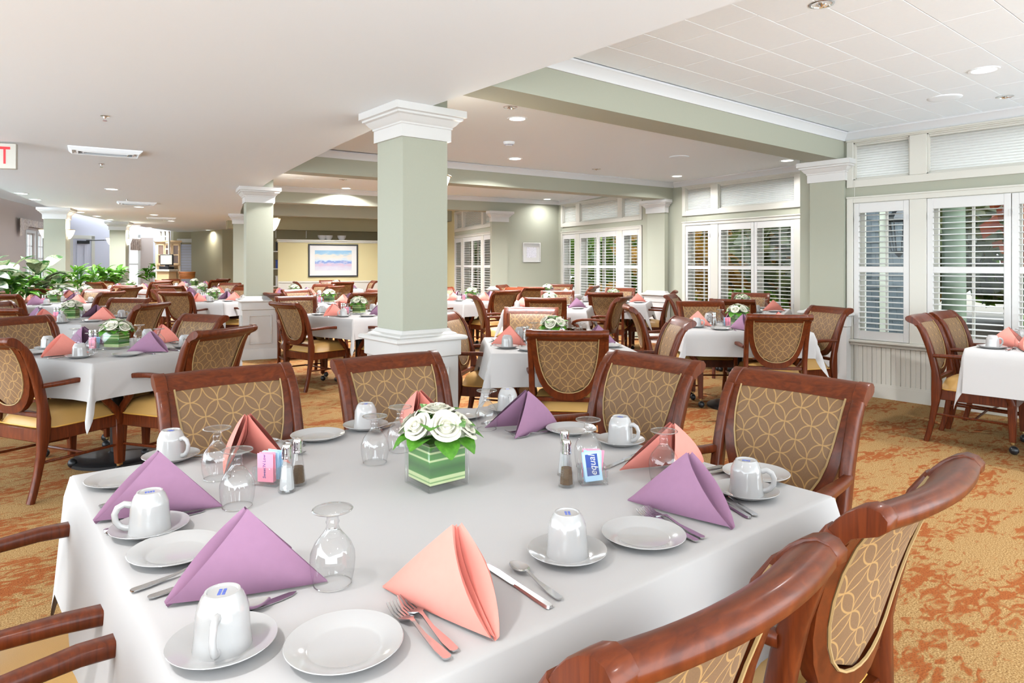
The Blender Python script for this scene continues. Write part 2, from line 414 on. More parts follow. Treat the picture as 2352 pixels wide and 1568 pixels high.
# ---- high bay ceilings
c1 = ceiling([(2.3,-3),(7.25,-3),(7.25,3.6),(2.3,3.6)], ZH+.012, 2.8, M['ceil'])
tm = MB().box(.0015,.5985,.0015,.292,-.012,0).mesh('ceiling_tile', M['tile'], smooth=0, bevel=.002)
for j in range(15):
    y0 = 1.997 + .2935*(j-11)
    for i in range(9):
        x0 = 2.2 + .6*i - (.3 if j % 2 else 0) + .13*((j*7) % 3)
        if x0 > 7.05: continue
        t = link('ceiling_tile', tm, c1, (x0, y0, ZH+.012))
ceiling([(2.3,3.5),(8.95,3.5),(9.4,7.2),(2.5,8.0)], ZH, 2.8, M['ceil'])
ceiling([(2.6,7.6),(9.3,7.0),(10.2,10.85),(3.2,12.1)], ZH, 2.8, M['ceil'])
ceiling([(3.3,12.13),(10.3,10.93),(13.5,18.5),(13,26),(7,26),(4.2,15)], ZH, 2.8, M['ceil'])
# ---- beams
B1 = beam((2.467,3.24), (7.1,3.24), .30, M['sage'])
B2a, B2b = (2.75,7.70), (9.25,7.03)
beam(B2a, B2b, .27, M['sage'])
B3a, B3b = (3.6,11.85), (8.75,10.86)
beam(B3a, B3b, .27, M['sage'])
beam((4.2,15.1), (10.6,13.95), .27, M['sage'])
beam((5.0,17.3), (11.6,16.1), .30, M['olive'], z0=2.22)
crown((2.4,3.24), (7.1,3.24)); crown((7.1,3.24), (7.1,-3))
crown(B2a, B2b); crown((9.2,7.0), (8.78,3.56)); crown(B3a, (9.97,10.62)); crown((9.97,10.67), (9.27,7.3))
# ---- window units
RAIL_BED = [(0,0),(0,0)]
LOUV = {}
def louver_mesh(w):
    k = round(w, 3)
    if k not in LOUV:
        ring = lambda x: [(x, .031*math.cos(a), .0052*math.sin(a)) for a in [2*PI*i/10 for i in range(10)]]
        LOUV[k] = MB().loft([ring(-w/2), ring(w/2)]).mesh('louver', M['white'], smooth=60)
    return LOUV[k]
def shutter(parent, x0, x1, z0, z1, y, zm, tilt=.1):
    st = .052; b = MB(); t = .028
    b.box(x0, x0+st, y, y+t, z0, z1); b.box(x1-st, x1, y, y+t, z0, z1)
    b.box(x0+st, x1-st, y, y+t, z0, z0+.09); b.box(x0+st, x1-st, y, y+t, z1-.10, z1); b.box(x0+st, x1-st, y, y+t, zm-.03, zm+.03)
    s = b.build('shutter', M['white'], parent, bevel=.003, smooth=30)
    for sx in (x0+.01, x1-.01):
        for hz in (z0+.15, z1-.2):
            MB().tube([(sx, y-.004, hz), (sx, y-.004, hz+.06)], .005, 6).build('hinge', M['white'], s)
    lm = louver_mesh(x1-x0-2*st-.006)
    for a, c in ((z0+.09, zm-.03), (zm+.03, z1-.10)):
        n = int(round((c-a)/.0545)); p = (c-a)/n
        for i in range(n): link('louver', lm, s, ((x0+x1)/2, y+t/2, a+p*(i+.5)), (tilt, 0, 0))
    return s
def window_unit(num, parent_wall, p, q, x_start, layout, label, z_sill=.555):
    """layout: list of panel counts, e.g. [1,2,1]; widths .53 single, .667 each in a double."""
    w = frame_at('window_%d' % num, p, q); struct(w, label)
    x = x_start; spans = []
    for n in layout:
        wd = .53 if n == 1 else .667*n
        spans.append((x, x+wd, n)); x += wd + .15
    X0, X1 = spans[0][0], spans[-1][1]
    zs0, zs1, zt0, zt1 = z_sill+.012, 1.965, 2.20, 2.585
    opens = [(a, b, zs0, zs1) for a, b, n in spans] + [(a, b, zt0, zt1) for a, b, n in spans]
    c = MB(); y0, y1 = -.022, .0; k = .065                        # casings
    for za, zb, top in ((zs0, zs1, 2.03), (zt0, zt1, 2.615)):
        lo = za-.075 if za > 1 else za
        c.box(X0-k, X0, y0, y1, lo, top); c.box(X1, X1+k, y0, y1, lo, top); c.box(X0, X1, y0, y1, zb, top)
        if za > 1: c.box(X0, X1, y0, y1, lo, za)
        for (a, b, n), (a2, b2, n2) in zip(spans, spans[1:]): c.box(b, a2, y0+.006, y1, za, zb)
        c.box(X0-k, X1+k, y0-.012, y0, top-.018, top)
    c.build('casing', M['trim'], w, bevel=.003, smooth=30)
    st = MB(); st.box(X0-k-.02, X1+k+.02, -.06, .02, z_sill-.012, z_sill+.012); st.box(X0-k, X1+k, -.03, 0, z_sill-.045, z_sill-.012)
    st.build('stool', M['trim'], w, bevel=.004, smooth=30)
    for a, b, n in spans:
        j = MB()                                               # jamb lining and outer sash
        for za, zb in ((zs0, zs1), (zt0, zt1)):
            j.box(a, a+.012, 0, .16, za, zb); j.box(b-.012, b, 0, .16, za, zb); j.box(a, b, 0, .16, za, za+.012); j.box(a, b, 0, .16, zb-.012, zb)
        j.build('jamb', M['trim'], w, smooth=0)
        sa = MB(); za, zb = zs0+.012, zs1-.012
        m = max(1, n)
        for i in range(m):
            u0 = a+.012+(b-a-.024)*i/m; u1 = a+.012+(b-a-.024)*(i+1)/m
            sa.box(u0, u0+.045, .125, .155, za, zb); sa.box(u1-.045, u1, .125, .155, za, zb); sa.box(u0, u1, .125, .155, za, za+.06); sa.box(u0, u1, .125, .155, zb-.05, zb)
            um = (u0+u1)/2; sa.box(um-.011, um+.011, .132, .15, za, zb); sa.box(u0, u1, .132, .15, (za+zb)/2-.011, (za+zb)/2+.011)
            sa2 = sa
            MB().box(u0+.04, u1-.04, .139, .143, za+.05, zb-.045).build('pane', M['pane'], w, smooth=0)
            shutter(w, a+(b-a)*i/m+.003, a+(b-a)*(i+1)/m-.003, zs0+.004, zs1-.004, -.012, 1.285)
        sa.build('sash', M['trim'], w, smooth=0)
        bl = MB(); npl = 26; pts = []
        for i in range(npl+1): pts += [(.035 if i % 2 else .047, zt0+.03+(zt1-zt0-.06)*i/npl)]
        bl.loft([[(xx, yy, zz) for yy, zz in pts] for xx in (a+.014, b-.014)], cap=False, closed=False)
        o = bl.build('blind', M['blind'], w, smooth=0)
        hb = MB(); hb.box(a+.012, b-.012, .02, .06, zt1-.032, zt1-.01); hb.box(a+.012, b-.012, .028, .055, zt0+.014, zt0+.03)
        hb.build('blind_rail', M['trim'], w, bevel=.003)
    MB().tube([(X0+.02, -.03, 2.2), (X0+.02, -.03, 1.6)], .0022, 5).build('pull_cord', M['trim'], w)
    return opens
WIN = [1,2,1]
WLEN = .53*2 + .667*2 + .3
# bay beside the front table: wall at X = 7.1
p, q = (7.1,3.24), (7.1,-3)
op = window_unit(1, None, p, q, .096, WIN, 'white plantation shutters below pleated blinds at the picture edge')
w1 = plain_wall('wall_right', p, q, M['sage'], h=2.78, t=.16, opens=op)
bb = MB().box(0, .095, -.012, 0, .135, .52)
BEAD = {}
def beadboard(parent, x0, x1, z0, z1, y=0.0, pitch=.0885, m=None):
    n = max(1, int(round((x1-x0)/pitch))); pw = (x1-x0)/n
    me = MB().loft([[(0,y,z),(.004,y-.010,z),(pw*.5-.005,y-.010,z),(pw*.5-.002,y-.006,z),(pw*.5+.002,y-.006,z),(pw*.5+.005,y-.010,z),(pw-.004,y-.010,z),(pw,y,z)] for z in (z0,z1)]).mesh('beadboard_plank', m or M['trim'], smooth=0)
    for i in range(n): link('beadboard_plank', me, parent, (x0+i*pw, 0, 0))
beadboard(w1, .01, 3.4, .14, .515)
def baseboard(name, p, q, h=.14):
    b = MB(); L_ = (V2(q)-V2(p)).length; b.box(0, L_, -.02, 0, 0, h-.02); b.box(0, L_, -.014, 0, h-.02, h)
    return struct(b.build(name, M['trim'], None, (p[0],p[1],0), (0,0,math.atan2(q[1]-p[1],q[0]-p[0])), smooth=0))
baseboard('baseboard_right', p, q)
# return wall of the bumped-out second bay, shingled outside
rw = plain_wall('wall_return', (10.7,3.72), (7.1,3.72), M['sage'], h=2.78, t=.12)
MB().box(0,3.5,.118,.126,-.15,2.78).build('sheathing', M['shingle'], rw, smooth=0)
sm = MB().loft([[(0,.12,0),(.244,.12,0),(.244,.142,0),(0,.142,0)], [(0,.12,.15),(.244,.12,.15),(.244,.128,.15),(0,.128,.15)]]).mesh('shingle', M['shingle'], smooth=0)
for i in range(17):
    for k in range(14):
        x = .01 + .25*k - (.125 if i % 2 else 0)
        if 0 <= x < 3.2: link('shingle', sm, rw, (x, 0, .2+.14*i))
# second and third bays
e2 = Vector((-.122,-.9925,0)); P2 = F2 - e2*.3; Q2 = F2 + e2*3.45
op = window_unit(2, None, P2, Q2, .55, WIN, 'shuttered bay window with three visible tall panels beside the pilaster')
plain_wall('wall_bay_second', P2, Q2, M['sage'], h=2.78, t=.16, opens=op)
e3 = (Vector((9.25,7.5,0))-F3).normalized(); P3 = F3; Q3 = F3 + e3*3.6
op = window_unit(3, None, P3, Q3, .2, WIN, 'far shuttered window next to the small white picture')
plain_wall('wall_bay_third', P3, Q3, M['sage'], h=2.78, t=.16, opens=op)
P4, Q4 = Vector((9.45,13.9,0)), Vector((8.55,11.1,0))
op = window_unit(4, None, P4, Q4, .1, WIN, 'most distant shuttered window seen through the opening')
plain_wall('wall_bay_fourth', P4, Q4, M['sage'], h=2.78, t=.16, opens=op)
# end wall of the third bay, with wainscot
EW0, EW1 = (8.62,10.9), (9.97,10.67)
ew = plain_wall('wall_end', EW0, EW1, M['sage'], h=2.78, t=.14)
L_ew = (V2(EW1)-V2(EW0)).length
beadboard(ew, .02, L_ew, .14, .76)
w_ = MB().box(0, L_ew, -.035, 0, .83, .86).box(0, L_ew, -.018, 0, .76, .83); w_.build('wainscot_cap', M['trim'], ew, smooth=0)
baseboard('baseboard_end', EW0, EW1)
# wall continuing past the fourth bay
plain_wall('wall_far_right', (11.5,20.5), (9.45,13.9), M['yellowp'], h=2.78, t=.14)
# ---- columns
CAP = [(.20,2.205),(.20,2.288),(.207,2.292),(.207,2.303),(.225,2.318),(.245,2.345),(.262,2.352),(.262,2.366),(.28,2.372),(.28,ZL)]
NCOL = [0]
def column(x, y, rz, label, full=True, sconces=()):
    c = empty('column', (x,y,0), rz); struct(c, label)
    MB().squares([(.18,.80),(.18,2.71 if full else 2.41)]).build('shaft', M['sage'], c, smooth=0)
    MB().squares(CAP).build('capital', M['white'], c, smooth=25)
    MB().squares([(.232,.69),(.25,.70),(.25,.80),(.25,.802),(.275,.806),(.284,.815),(.284,.828),(.275,.838),(.235,.842),(.228,.852),(.205,.862),(.19,.885),(.18,.885)]).build('pedestal_cap', M['white'], c, smooth=25)
    MB().squares([(.235,0),(.235,.69)]).build('pedestal', M['white'], c, smooth=0)
    MB().squares([(.255,0),(.255,.13),(.247,.15),(.236,.155)]).build('base', M['white'], c, smooth=25)
    for k in range(4):
        b = MB(); a, z0, z1, t, w = .155, .215, .62, .012, .016
        for bx in ((-a,-a+w,z0,z1),(a-w,a,z0,z1),(-a+w,a-w,z0,z0+w),(-a+w,a-w,z1-w,z1)): b.box(bx[0],bx[1],-.235-t,-.235,bx[2],bx[3])
        b.build('panel_moulding', M['white'], c, (0,0,0), (0,0,k*PI/2), bevel=.004)
    for k, z in sconces: sconce(x, y, rz + k*PI/2, .18, z, label)
    return c
def sconce(x, y, a, off, z, where):
    """Half-bowl glass wall light on the face pointing along angle a (0 = +x)."""
    px, py = x + math.cos(a)*off, y + math.sin(a)*off
    s = empty('wall_sconce', (px,py,z), a); NCOL[0] += 1
    prof = [(.005,-.17),(.03,-.165),(.055,-.14),(.085,-.09),(.108,-.03),(.118,.0)]
    rings = [[(r*math.cos(t)*.9 + .012, r*math.sin(t), zz) for t in [-PI/2 + PI*i/14 for i in range(15)]] for r, zz in prof]
    MB().loft(rings, cap=False, closed=False).build('glass_bowl', M['sconce'], s, smooth=60)
    MB().tube([(.012+.122*math.cos(t)*.9, .122*math.sin(t), .004) for t in [-PI/2 + PI*i/14 for i in range(15)]], .007, 6).build('rim', M['brass'], s)
    MB().box(0,.012,-.05,.05,-.16,.02).build('back_plate', M['brass'], s, bevel=.003)
    li = bpy.data.lights.new('sconce_lamp', 'POINT'); li.energy = SCONCE_W*(.4 if y > 15 else 1); li.color = (1,.9,.74); li.shadow_soft_size = .06
    link('sconce_lamp', li, s, (.07,0,.07))
    return tag(s, 'glowing half-bowl glass wall light %s' % SC_LABEL.pop(0), 'wall light', 'wall sconces on the columns')
SC_LABEL = ['on the thick front column', 'on the second column beside the shelf', 'facing the tables on the first planter column', 'facing the windows on the first planter column', 'facing the tables on the farther planter column', 'facing the windows on the farther planter column', 'on the far pilaster past the shutters']
column(2.47, 4.17, 0, 'thick square sage column with white moulded capital behind the front table', sconces=((0, 1.975),))
column(3.25, 9.78, -.21, 'second square sage column along the dining room', sconces=((0, 1.99),))
column(4.68, 15.15, -.28, 'third square sage column along the dining room')
column(1.36, 15.73, -.31, 'square column beside the left planter with two wall lights', full=False, sconces=((0, 2.0), (2, 2.0)))
column(3.05, 19.86, -.35, 'farther square column behind the planter with two wall lights', full=False, sconces=((0, 2.0), (2, 2.0)))
def pilaster(p, q, x0, x1, dep, label, ped=True):
    """Flat column on the wall p->q between x0 and x1."""
    c = frame_at('column', p, q); struct(c, label)
    xc, hw = (x0+x1)/2, (x1-x0)/2
    def rects(prof): # (extra, z)
        return MB().loft([[(xc-hw-e,-dep-e,z),(xc+hw+e,-dep-e,z),(xc+hw+e,.0,z),(xc-hw-e,.0,z)] for e,z in prof])
    rects([(0,.8),(0,ZL)]).build('shaft', M['sage'], c, smooth=0)
    rects([(h-.18, z) for h, z in CAP]).build('capital', M['white'], c, smooth=25)
    rects([(.05,.69),(.06,.70),(.06,.80),(.085,.806),(.094,.815),(.094,.828),(.085,.838),(.05,.842),(.02,.862),(.005,.885)]).build('pedestal_cap', M['white'], c, smooth=25)
    rects([(.05,0),(.05,.69)]).build('pedestal', M['white'], c, smooth=0)
    rects([(.068,0),(.068,.13),(.06,.15),(.05,.155)]).build('base', M['white'], c, smooth=25)
    b = MB(); a0, a1, z0, z1, t, w = xc-hw+.03, xc+hw-.03, .215, .62, .012, .016
    for bx in ((a0,a0+w,z0,z1),(a1-w,a1,z0,z1),(a0+w,a1-w,z0,z0+w),(a0+w,a1-w,z1-w,z1)): b.box(bx[0],bx[1],-dep-.05-t,-dep-.05,bx[2],bx[3])
    b.build('panel_moulding', M['white'], c, bevel=.004)
    return c
pilaster((7.1,3.72), (7.1,3.0), .14, .50, .06, 'sage pilaster with white capital between the first and second windows')
pilaster(F2+Vector((-.02,.75,0)), F2+Vector((-.02,0,0)), .25, .62, .08, 'sage pilaster with white capital between the second and third windows')
pilaster(EW0, EW1, -.30, .07, .07, 'sage pilaster left of the small white picture')
pl = pilaster((10.1,16.0), (9.9,15.3), .1, .45, .08, 'narrow distant pilaster with a wall light')
sconce(9.85, 15.55, math.radians(196), .12, 1.98, '') if False else None
# ---- service partition with a ledge and the dark wall behind it
PA0, PA1 = (6.12,16.93), (8.75,16.18)
pt = plain_wall('wall_partition', PA0, PA1, M['yellowp'], h=1.93, t=.14)
Lp = (V2(PA1)-V2(PA0)).length
MB().box(-.03, Lp+.03, -.05, .19, 1.93, 1.965).box(-.015, Lp+.015, -.025, .165, 1.89, 1.93).build('ledge', M['trim'], pt, bevel=.004)
MB().box(0, Lp, -.03, 0, .86, .90).box(0, Lp, -.012, 0, .12, .86).build('wainscot', M['trim'], pt, smooth=0)
plain_wall('wall_back', (6.2,22.0), (12.5,19.2), M['olive'], h=2.78, t=.14)
plain_wall('wall_back_left', (5.6,26.1), (6.2,22.0), M['olive'], h=2.78, t=.14)
# ---- far end wall (olive) with roll shutter
FE0 = atd(398, 0, 22.6); FE1 = atd(545, 0, 22.6)
fe = plain_wall('wall_far', FE0, FE1, M['olive'], h=2.6, t=.14)
FEp, FEq = FE0, FE1
# ---- atrium beyond the planter
AT0, AT1, AT2 = atd(-260,0,12.0), atd(112,0,21.5), atd(430,0,25.5)
tW = lambda px, py: hit(px, py, AT0, AT1)
ws = []
for pa, pb in ((60,80),(86,104)):
    a, z1 = tW(pa, 524); b_, z0 = tW(pb, 645); ws.append((a, b_, .75, 2.25))
plain_wall('wall_left', AT0, AT1, M['blush'], h=5.2, t=.16, opens=ws)
plain_wall('wall_atrium_back', AT1, AT2, M['lav'], h=5.2, t=.16)
ceiling([(x+.02,y) for x, y in LE[1:]] + [(x-(3.1 if y < 9 else 9.0),y) for x, y in LE[:0:-1]], 3.05, 3.15, M['ceil'])   # strip beside the soffit, shaped to limit sky light; rest left open for daylight
wl = frame_at('window_5', AT0, AT1); struct(wl, 'bright double-hung window pair behind the plants')
for a, b_, z0, z1 in ws:
    f = MB(); k = .05
    f.box(a-.07, a, -.02, 0, z0-.08, z1+.08); f.box(b_, b_+.07, -.02, 0, z0-.08, z1+.08); f.box(a, b_, -.02, 0, z1, z1+.08); f.box(a-.09, b_+.09, -.05, 0, z0-.05, z0)
    f.build('casing', M['white'], wl, smooth=0)
    s = MB()
    for u0, u1, v0, v1 in ((a,a+k,z0,z1),(b_-k,b_,z0,z1),(a,b_,z0,z0+k),(a,b_,z1-k,z1),(a,b_,(z0+z1)/2-.03,(z0+z1)/2+.03),((a+b_)/2-.01,(a+b_)/2+.01,z0,z1),(a,b_,z0+.37,z0+.39),(a,b_,z1-.39,z1-.37)): s.box(u0,u1,.06,.09,v0,v1)
    s.build('sash', M['white'], wl, smooth=0)
    MB().box(a, b_, .072, .078, z0, z1).build('pane', M['pane'], wl, smooth=0)
# ================================================================ chairs
def lerp_tab(tab, z):
    if z <= tab[0][1]: return tab[0][0]
    for (y0, z0), (y1, z1) in zip(tab, tab[1:]):
        if z <= z1: return y0 + (y1-y0)*(z-z0)/(z1-z0)
    return tab[-1][0]
POST = [(-.285,0),(-.268,.06),(-.246,.16),(-.226,.28),(-.216,.38),(-.214,.46),(-.222,.54),(-.238,.62),(-.258,.70),(-.282,.77),(-.308,.83),(-.338,.88),(-.37,.918)]
yp = lambda z: lerp_tab(POST, z)
HWB, CUP = .262, .032
cv = lambda x: -CUP*(1-(x/HWB)**2)
INNER = [(.211,.884),(.209,.84),(.205,.785),(.196,.725),(.182,.67),(.162,.622),(.136,.583),(.104,.555),(.070,.539),(.034,.531),(0,.529)]
OUTER = [(.246,.888),(.244,.84),(.240,.78),(.232,.715),(.218,.655),(.196,.598),(.165,.550),(.126,.514),(.084,.494),(.042,.486),(0,.484)]
def mirrored(h): return h + [(-x, z) for x, z in h[-2::-1]]
RAILP = [(yp(.882)+.014,.882),(yp(.90)+.014,.903),(-.356,.919),(-.374,.932),(-.392,.939),(-.410,.936),(-.421,.924),(-.419,.908),(-.405,.896),(-.385,.888),(yp(.875)-.030,.880),(yp(.87)-.024,.868)]
def make_chair():
    c = empty('dining_armchair'); c.scale = (.92, 1, 1)
    # back posts running down into sabre legs
    for s in (-1, 1):
        pts, w, d = [], [], []
        for y, z in POST:
            k = z/.94
            pts.append((s*(.243+.012*k), y - (.004 if z < .8 else 0), z)); w.append(.040); d.append(.036 + .034*math.exp(-((z-.42)/.13)**2) + .010*(z > .6)*(z < .86))
        pts = pts[:-1]; w = w[:-1]; d = d[:-1]
        cy_, cz_ = -.385, .908
        cap = [[(x, cy_+(y-cy_)*k+cv(.25), cz_+(z-cz_)*k) for y, z in RAILP] for x, k in ((s*.230,1.0),(s*.232,1.10),(s*.268,1.10),(s*.273,1.02))]
        MB().bar(pts, w, d).loft(cap if s > 0 else cap[::-1]).build('back_leg', M['wood'], c, smooth=50)
    # rolled top rail
    prof = RAILP
    MB().loft([[(x, y+cv(x), z) for y, z in prof] for x in [-.236+.472*i/14 for i in range(15)]]).build('top_rail', M['wood'], c, smooth=50)
    # shield-shaped frame
    oi, oo = mirrored(INNER), mirrored(OUTER); rings = []
    for (xi, zi), (xo, zo) in zip(oi, oo):
        rings.append([(xo, yp(zo)+cv(xo)+.010, zo), (xi, yp(zi)+cv(xi)+.014, zi), (xi, yp(zi)+cv(xi)-.022, zi), (xo, yp(zo)+cv(xo)-.022, zo)])
    MB().loft(rings).build('back_frame', M['wood'], c, smooth=50, bevel=.0)
    # upholstered panel, both faces
    def halfw(z):
        for (x0, z0), (x1, z1) in zip(INNER, INNER[1:]):
            if z1 <= z <= z0: return x1 + (x0-x1)*(z-z1)/(z0-z1) if z0 > z1 else x0
        return 0
    def face(sgn, dep):
        def fn(u, v):
            z = .5295 + (.884-.5295)*(1-(1-v)**1.6); w = max(halfw(z), .001)+.002; x = (2*u-1)*w
            bul = (1-(2*u-1)**4)*(1-(2*v-1)**4)
            return (x, yp(z)+cv(x)+sgn*dep*(.25+.75*bul) + (.006 if sgn > 0 else -.012), z)
        return fn
    b = MB().grid(face(1,.016), 10, 12); b2 = MB().grid(face(-1,.012), 10, 12); b2.f = [q[::-1] for q in b2.f]
    b.add(b2.v, b2.f)
    pn = b.build('back_panel', M['fabric'], c, smooth=60)
    for sg, dd in ((1, .016), (-1, -.024)):
        MB().tube([(x, yp(z)+cv(x)+dd, z) for x, z in [(q[0]*.985, q[1]+.003) for q in oi]], .0036, 5).build('piping', M['piping'], pn)
    MB().box(-.23,.23,yp(.5)-.018,yp(.5)+.016,.468,.494).build('back_rail', M['wood'], c, bevel=.004)
    # seat
    f = MB(); f.box(-.235,.235,.235,.265,.325,.400); f.box(-.235,.235,-.235,-.205,.325,.400)
    f.loft([[(-.262,.26,z),(-.225,.26,z),(-.225,-.22,z),(-.248,-.22,z)] for z in (.325,.400)]); f.loft([[(.225,.26,z),(.262,.26,z),(.248,-.22,z),(.225,-.22,z)] for z in (.325,.400)])
    f.build('seat_frame', M['wood'], c, bevel=.004, smooth=40)
    def seat(u, v):
        x, y = 2*u-1, 2*v-1
        e = max(abs(x), abs(y)); r = 1 if e < .86 else 1
        rad = (abs(x)**7+abs(y)**7)**(1/7); k = e/rad if rad > 1e-6 else 1
        wy = .268 if y > 0 else .268-.03*abs(y); zz = .402 + .078*max(0, 1-rad**8)**.5 + .022*(1-x*x)*(1-y*y) if rad < 1 else .402
        kk = k if rad > 0 else 1
        return (x*kk*wy, .033+y*kk*.248, zz)
    MB().grid(seat, 16, 16).build('seat', M['vinyl'], c, smooth=70)
    ring = [(x*k_*.27, .033+y*k_*.25, .406) for t in range(29) for x, y in [(math.cos(2*PI*t/28), math.sin(2*PI*t/28))] for k_ in [1/((abs(x)**7+abs(y)**7)**(1/7))]]
    MB().tube(ring, .0045, 5, cap=False).build('seat_piping', M['vpipe'], c)
    # front legs with ball casters
    for s in (-1, 1):
        lg = MB().taper((s*.237,.238,.41),(.029,.029),(s*.241,.243,.085),(.019,.019)).build('front_leg', M['wood'], c, bevel=.004, smooth=40)
        MB().lathe([(.0,.03),(.012,.03),(.014,0),(.012,-.02),(0,-.02)], 10, (s*.241,.243,.09)).build('caster_socket', M['brass'], lg)
        MB().lathe([(.0001,-.030),(.018,-.024),(.028,-.010),(.030,.004),(.024,.02),(.012,.029),(.0001,.031)], 12, (s*.245,.25,.030)).build('caster_ball', M['metal_dark'], lg)
        MB().tube([(s*.246,-.235,.215),(s*.24,.235,.205)], .0085, 6).build('stretcher', M['wood'], c)
    MB().tube([(-.24,.02,.21),(.24,.02,.21)], .0085, 6).build('stretcher', M['wood'], c)
    # arms with scrolled supports
    for s in (-1, 1):
        ap = [(s*.262,-.235,.652),(s*.278,-.15,.655),(s*.292,-.05,.660),(s*.298,.05,.655),(s*.295,.12,.642),(s*.29,.165,.622),(s*.288,.185,.595)]
        MB().bar(ap, [.034,.038,.044,.048,.048,.044,.036], [.026,.026,.028,.030,.032,.032,.026]).build('arm', M['wood'], c, smooth=50)
        sp = [(s*.29,.165,.600),(s*.289,.128,.588),(s*.286,.110,.560),(s*.283,.118,.525),(s*.277,.150,.487),(s*.270,.188,.452),(s*.265,.215,.415),(s*.262,.235,.375),(s*.26,.24,.345)]
        MB().bar(sp, .034, [.03,.034,.04,.042,.042,.042,.044,.046,.046]).build('arm_support', M['wood'], c, smooth=50)
        vol = [(s*.289, .160+.030*(1-t/14)*math.cos(t*.55), .590+.030*(1-t/14)*math.sin(t*.55)) for t in range(13)]
        MB().tube(vol, .0095, 6).build('scroll', M['wood'], c)
    return c
CHAIR = make_chair()
CH_USED = [False]
def place_chair(x, y, ang, label, group):
    """x, y: middle of the top rail; ang: direction the seat faces."""
    o = CHAIR if not CH_USED[0] else copy_tree(CHAIR)
    CH_USED[0] = True
    o.location = (x + .40*math.cos(ang), y + .40*math.sin(ang), 0); o.rotation_euler = (0, 0, ang - PI/2)
    return tag(o, label, 'chair', group)
# ================================================================ tables and cloths
ZT = .755
def cloth_mesh(a, b, h, seed, fl=.22, tip=.3):
    r = random.Random(seed); ph = [r.uniform(0, 6.28) for _ in range(6)]
    def axis(L_):
        t = [-L_-h+h*i/6 for i in range(6)] + [-L_, -L_+.006, -L_+.02]; mid = [-L_+.02+(2*L_-.04)*i/8 for i in range(1,8)]
        return t + mid + [-x for x in t[::-1]]
    sx, sy = axis(a), axis(b); me = MB(); n = len(sx)
    def pt(s, t):
        ox, oy = max(0, abs(s)-a), max(0, abs(t)-b); cx, cyy = max(-a, min(a, s)), max(-b, min(b, t))
        gx, gy = (1 if s > 0 else -1), (1 if t > 0 else -1)
        z = ZT + .002
        if ox == 0 and oy == 0:
            e = min(a-abs(s), b-abs(t)); return (s, t, z - (.004 if e < .003 else 0))
        if ox > 0 and oy > 0:
            tipk = 1 + tip*math.sin(2*math.atan2(oy, ox))**2
            rr = math.hypot(ox, oy)*tipk; f = math.atan2(oy, ox); k = .02+fl*math.sin(2*f)**3
            out = .010 + rr*k*math.sin(2*f) + .02*rr/h
            return (cx+gx*math.cos(f)*out, cyy+gy*math.sin(f)*out, z-.006-rr*math.sqrt(max(0, 1-(k*.9)**2)))
        o = ox or oy; c_ = t if ox else s
        wv = .012*math.sin(c_*7+ph[0]+gx) + .010*math.sin(c_*13+ph[1])
        out = .010 + (.030+wv)*(o/h)
        if ox: return (cx+gx*out, t, z-.006-o)
        return (s, cyy+gy*out, z-.006-o)
    me.add([pt(s, t) for t in sy for s in sx], [(j*n+i, j*n+i+1, (j+1)*n+i+1, (j+1)*n+i) for j in range(len(sy)-1) for i in range(n-1)])
    return me
TMESH = {}
def table(x, y, rz, a, b, phrase, over, seed, fl=.22):
    t = empty('pedestal_table', (x,y,0), rz)
    MB().box(-a+.004, a-.004, -b+.004, b-.004, .725, ZT-.004).build('table_top', M['wood'], t, bevel=.004)
    if 'ped' not in TMESH:
        TMESH['ped'] = MB().lathe([(.0,.725),(.16,.725),(.16,.71),(.042,.70),(.042,.06),(.06,.045),(.0,.045)], 16).mesh('pole', M['metal_dark'], smooth=40)
        TMESH['base'] = MB().lathe([(.0,.052),(.07,.05),(.2,.036),(.265,.028),(.28,.02),(.28,.0),(0,0)], 32).mesh('base', M['metal_dark'], smooth=40)
    link('pole', TMESH['ped'], t); link('base', TMESH['base'], t)
    tag(t, 'black pedestal table under the cloth, %s' % phrase, 'table', 'pedestal dining tables')
    k = (round(a,3), round(b,3), seed % 4, over)
    if k not in TMESH: TMESH[k] = cloth_mesh(a, b, over, seed, fl, .3 if over < .29 else 0).mesh('tablecloth', M['cloth'], smooth=80, weld=True)
    o = link('tablecloth', TMESH[k], None, (x,y,0), (0,0,rz))
    tag(o, 'white tablecloth draped over %s' % phrase, 'tablecloth', 'white tablecloths')
ZC = ZT + .003
# ================================================================ tableware prototypes (made once, then copied)
PROTO = {}
def proto(name, fn):
    PROTO[name] = [fn, None]
def spawn(name, loc, rz, label, cat, group):
    fn, o = PROTO[name]
    if o is None: o = fn(); PROTO[name][1] = o
    else: o = copy_tree(o)
    o.location = loc; o.rotation_euler = (0, 0, rz)
    return tag(o, label, cat, group)
def f_cup():
    c = empty('coffee_cup')     # standing upside down
    MB().lathe([(.0001,.082),(.021,.082),(.0225,.0845),(.0255,.0845),(.0265,.082),(.030,.078),(.0365,.062),(.0375,.058),(.0385,.045),(.040,.02),(.0425,.0),(.0400,.0),(.0375,.02),(.036,.058),(.0001,.070)], 32).build('body', M['china'], c, smooth=32)
    MB().tube([(.0365,0,.060),(.048,0,.064),(.060,0,.058),(.066,0,.045),(.064,0,.030),(.056,0,.019),(.046,0,.013),(.039,0,.012)], [.0062,.0058,.0055,.0053,.0053,.0053,.0056,.006], 8, flat=1.25).build('handle', M['china'], c, smooth=60)
    b = MB()
    for row in range(2):
        for k in range(4): b.box(-.0095+.005*k, -.0058+.005*k, -.006+.0065*row, -.0015+.0065*row, .0818, .0824)
    b.build('maker_stamp', M['stamp'], c, smooth=0)
    return c
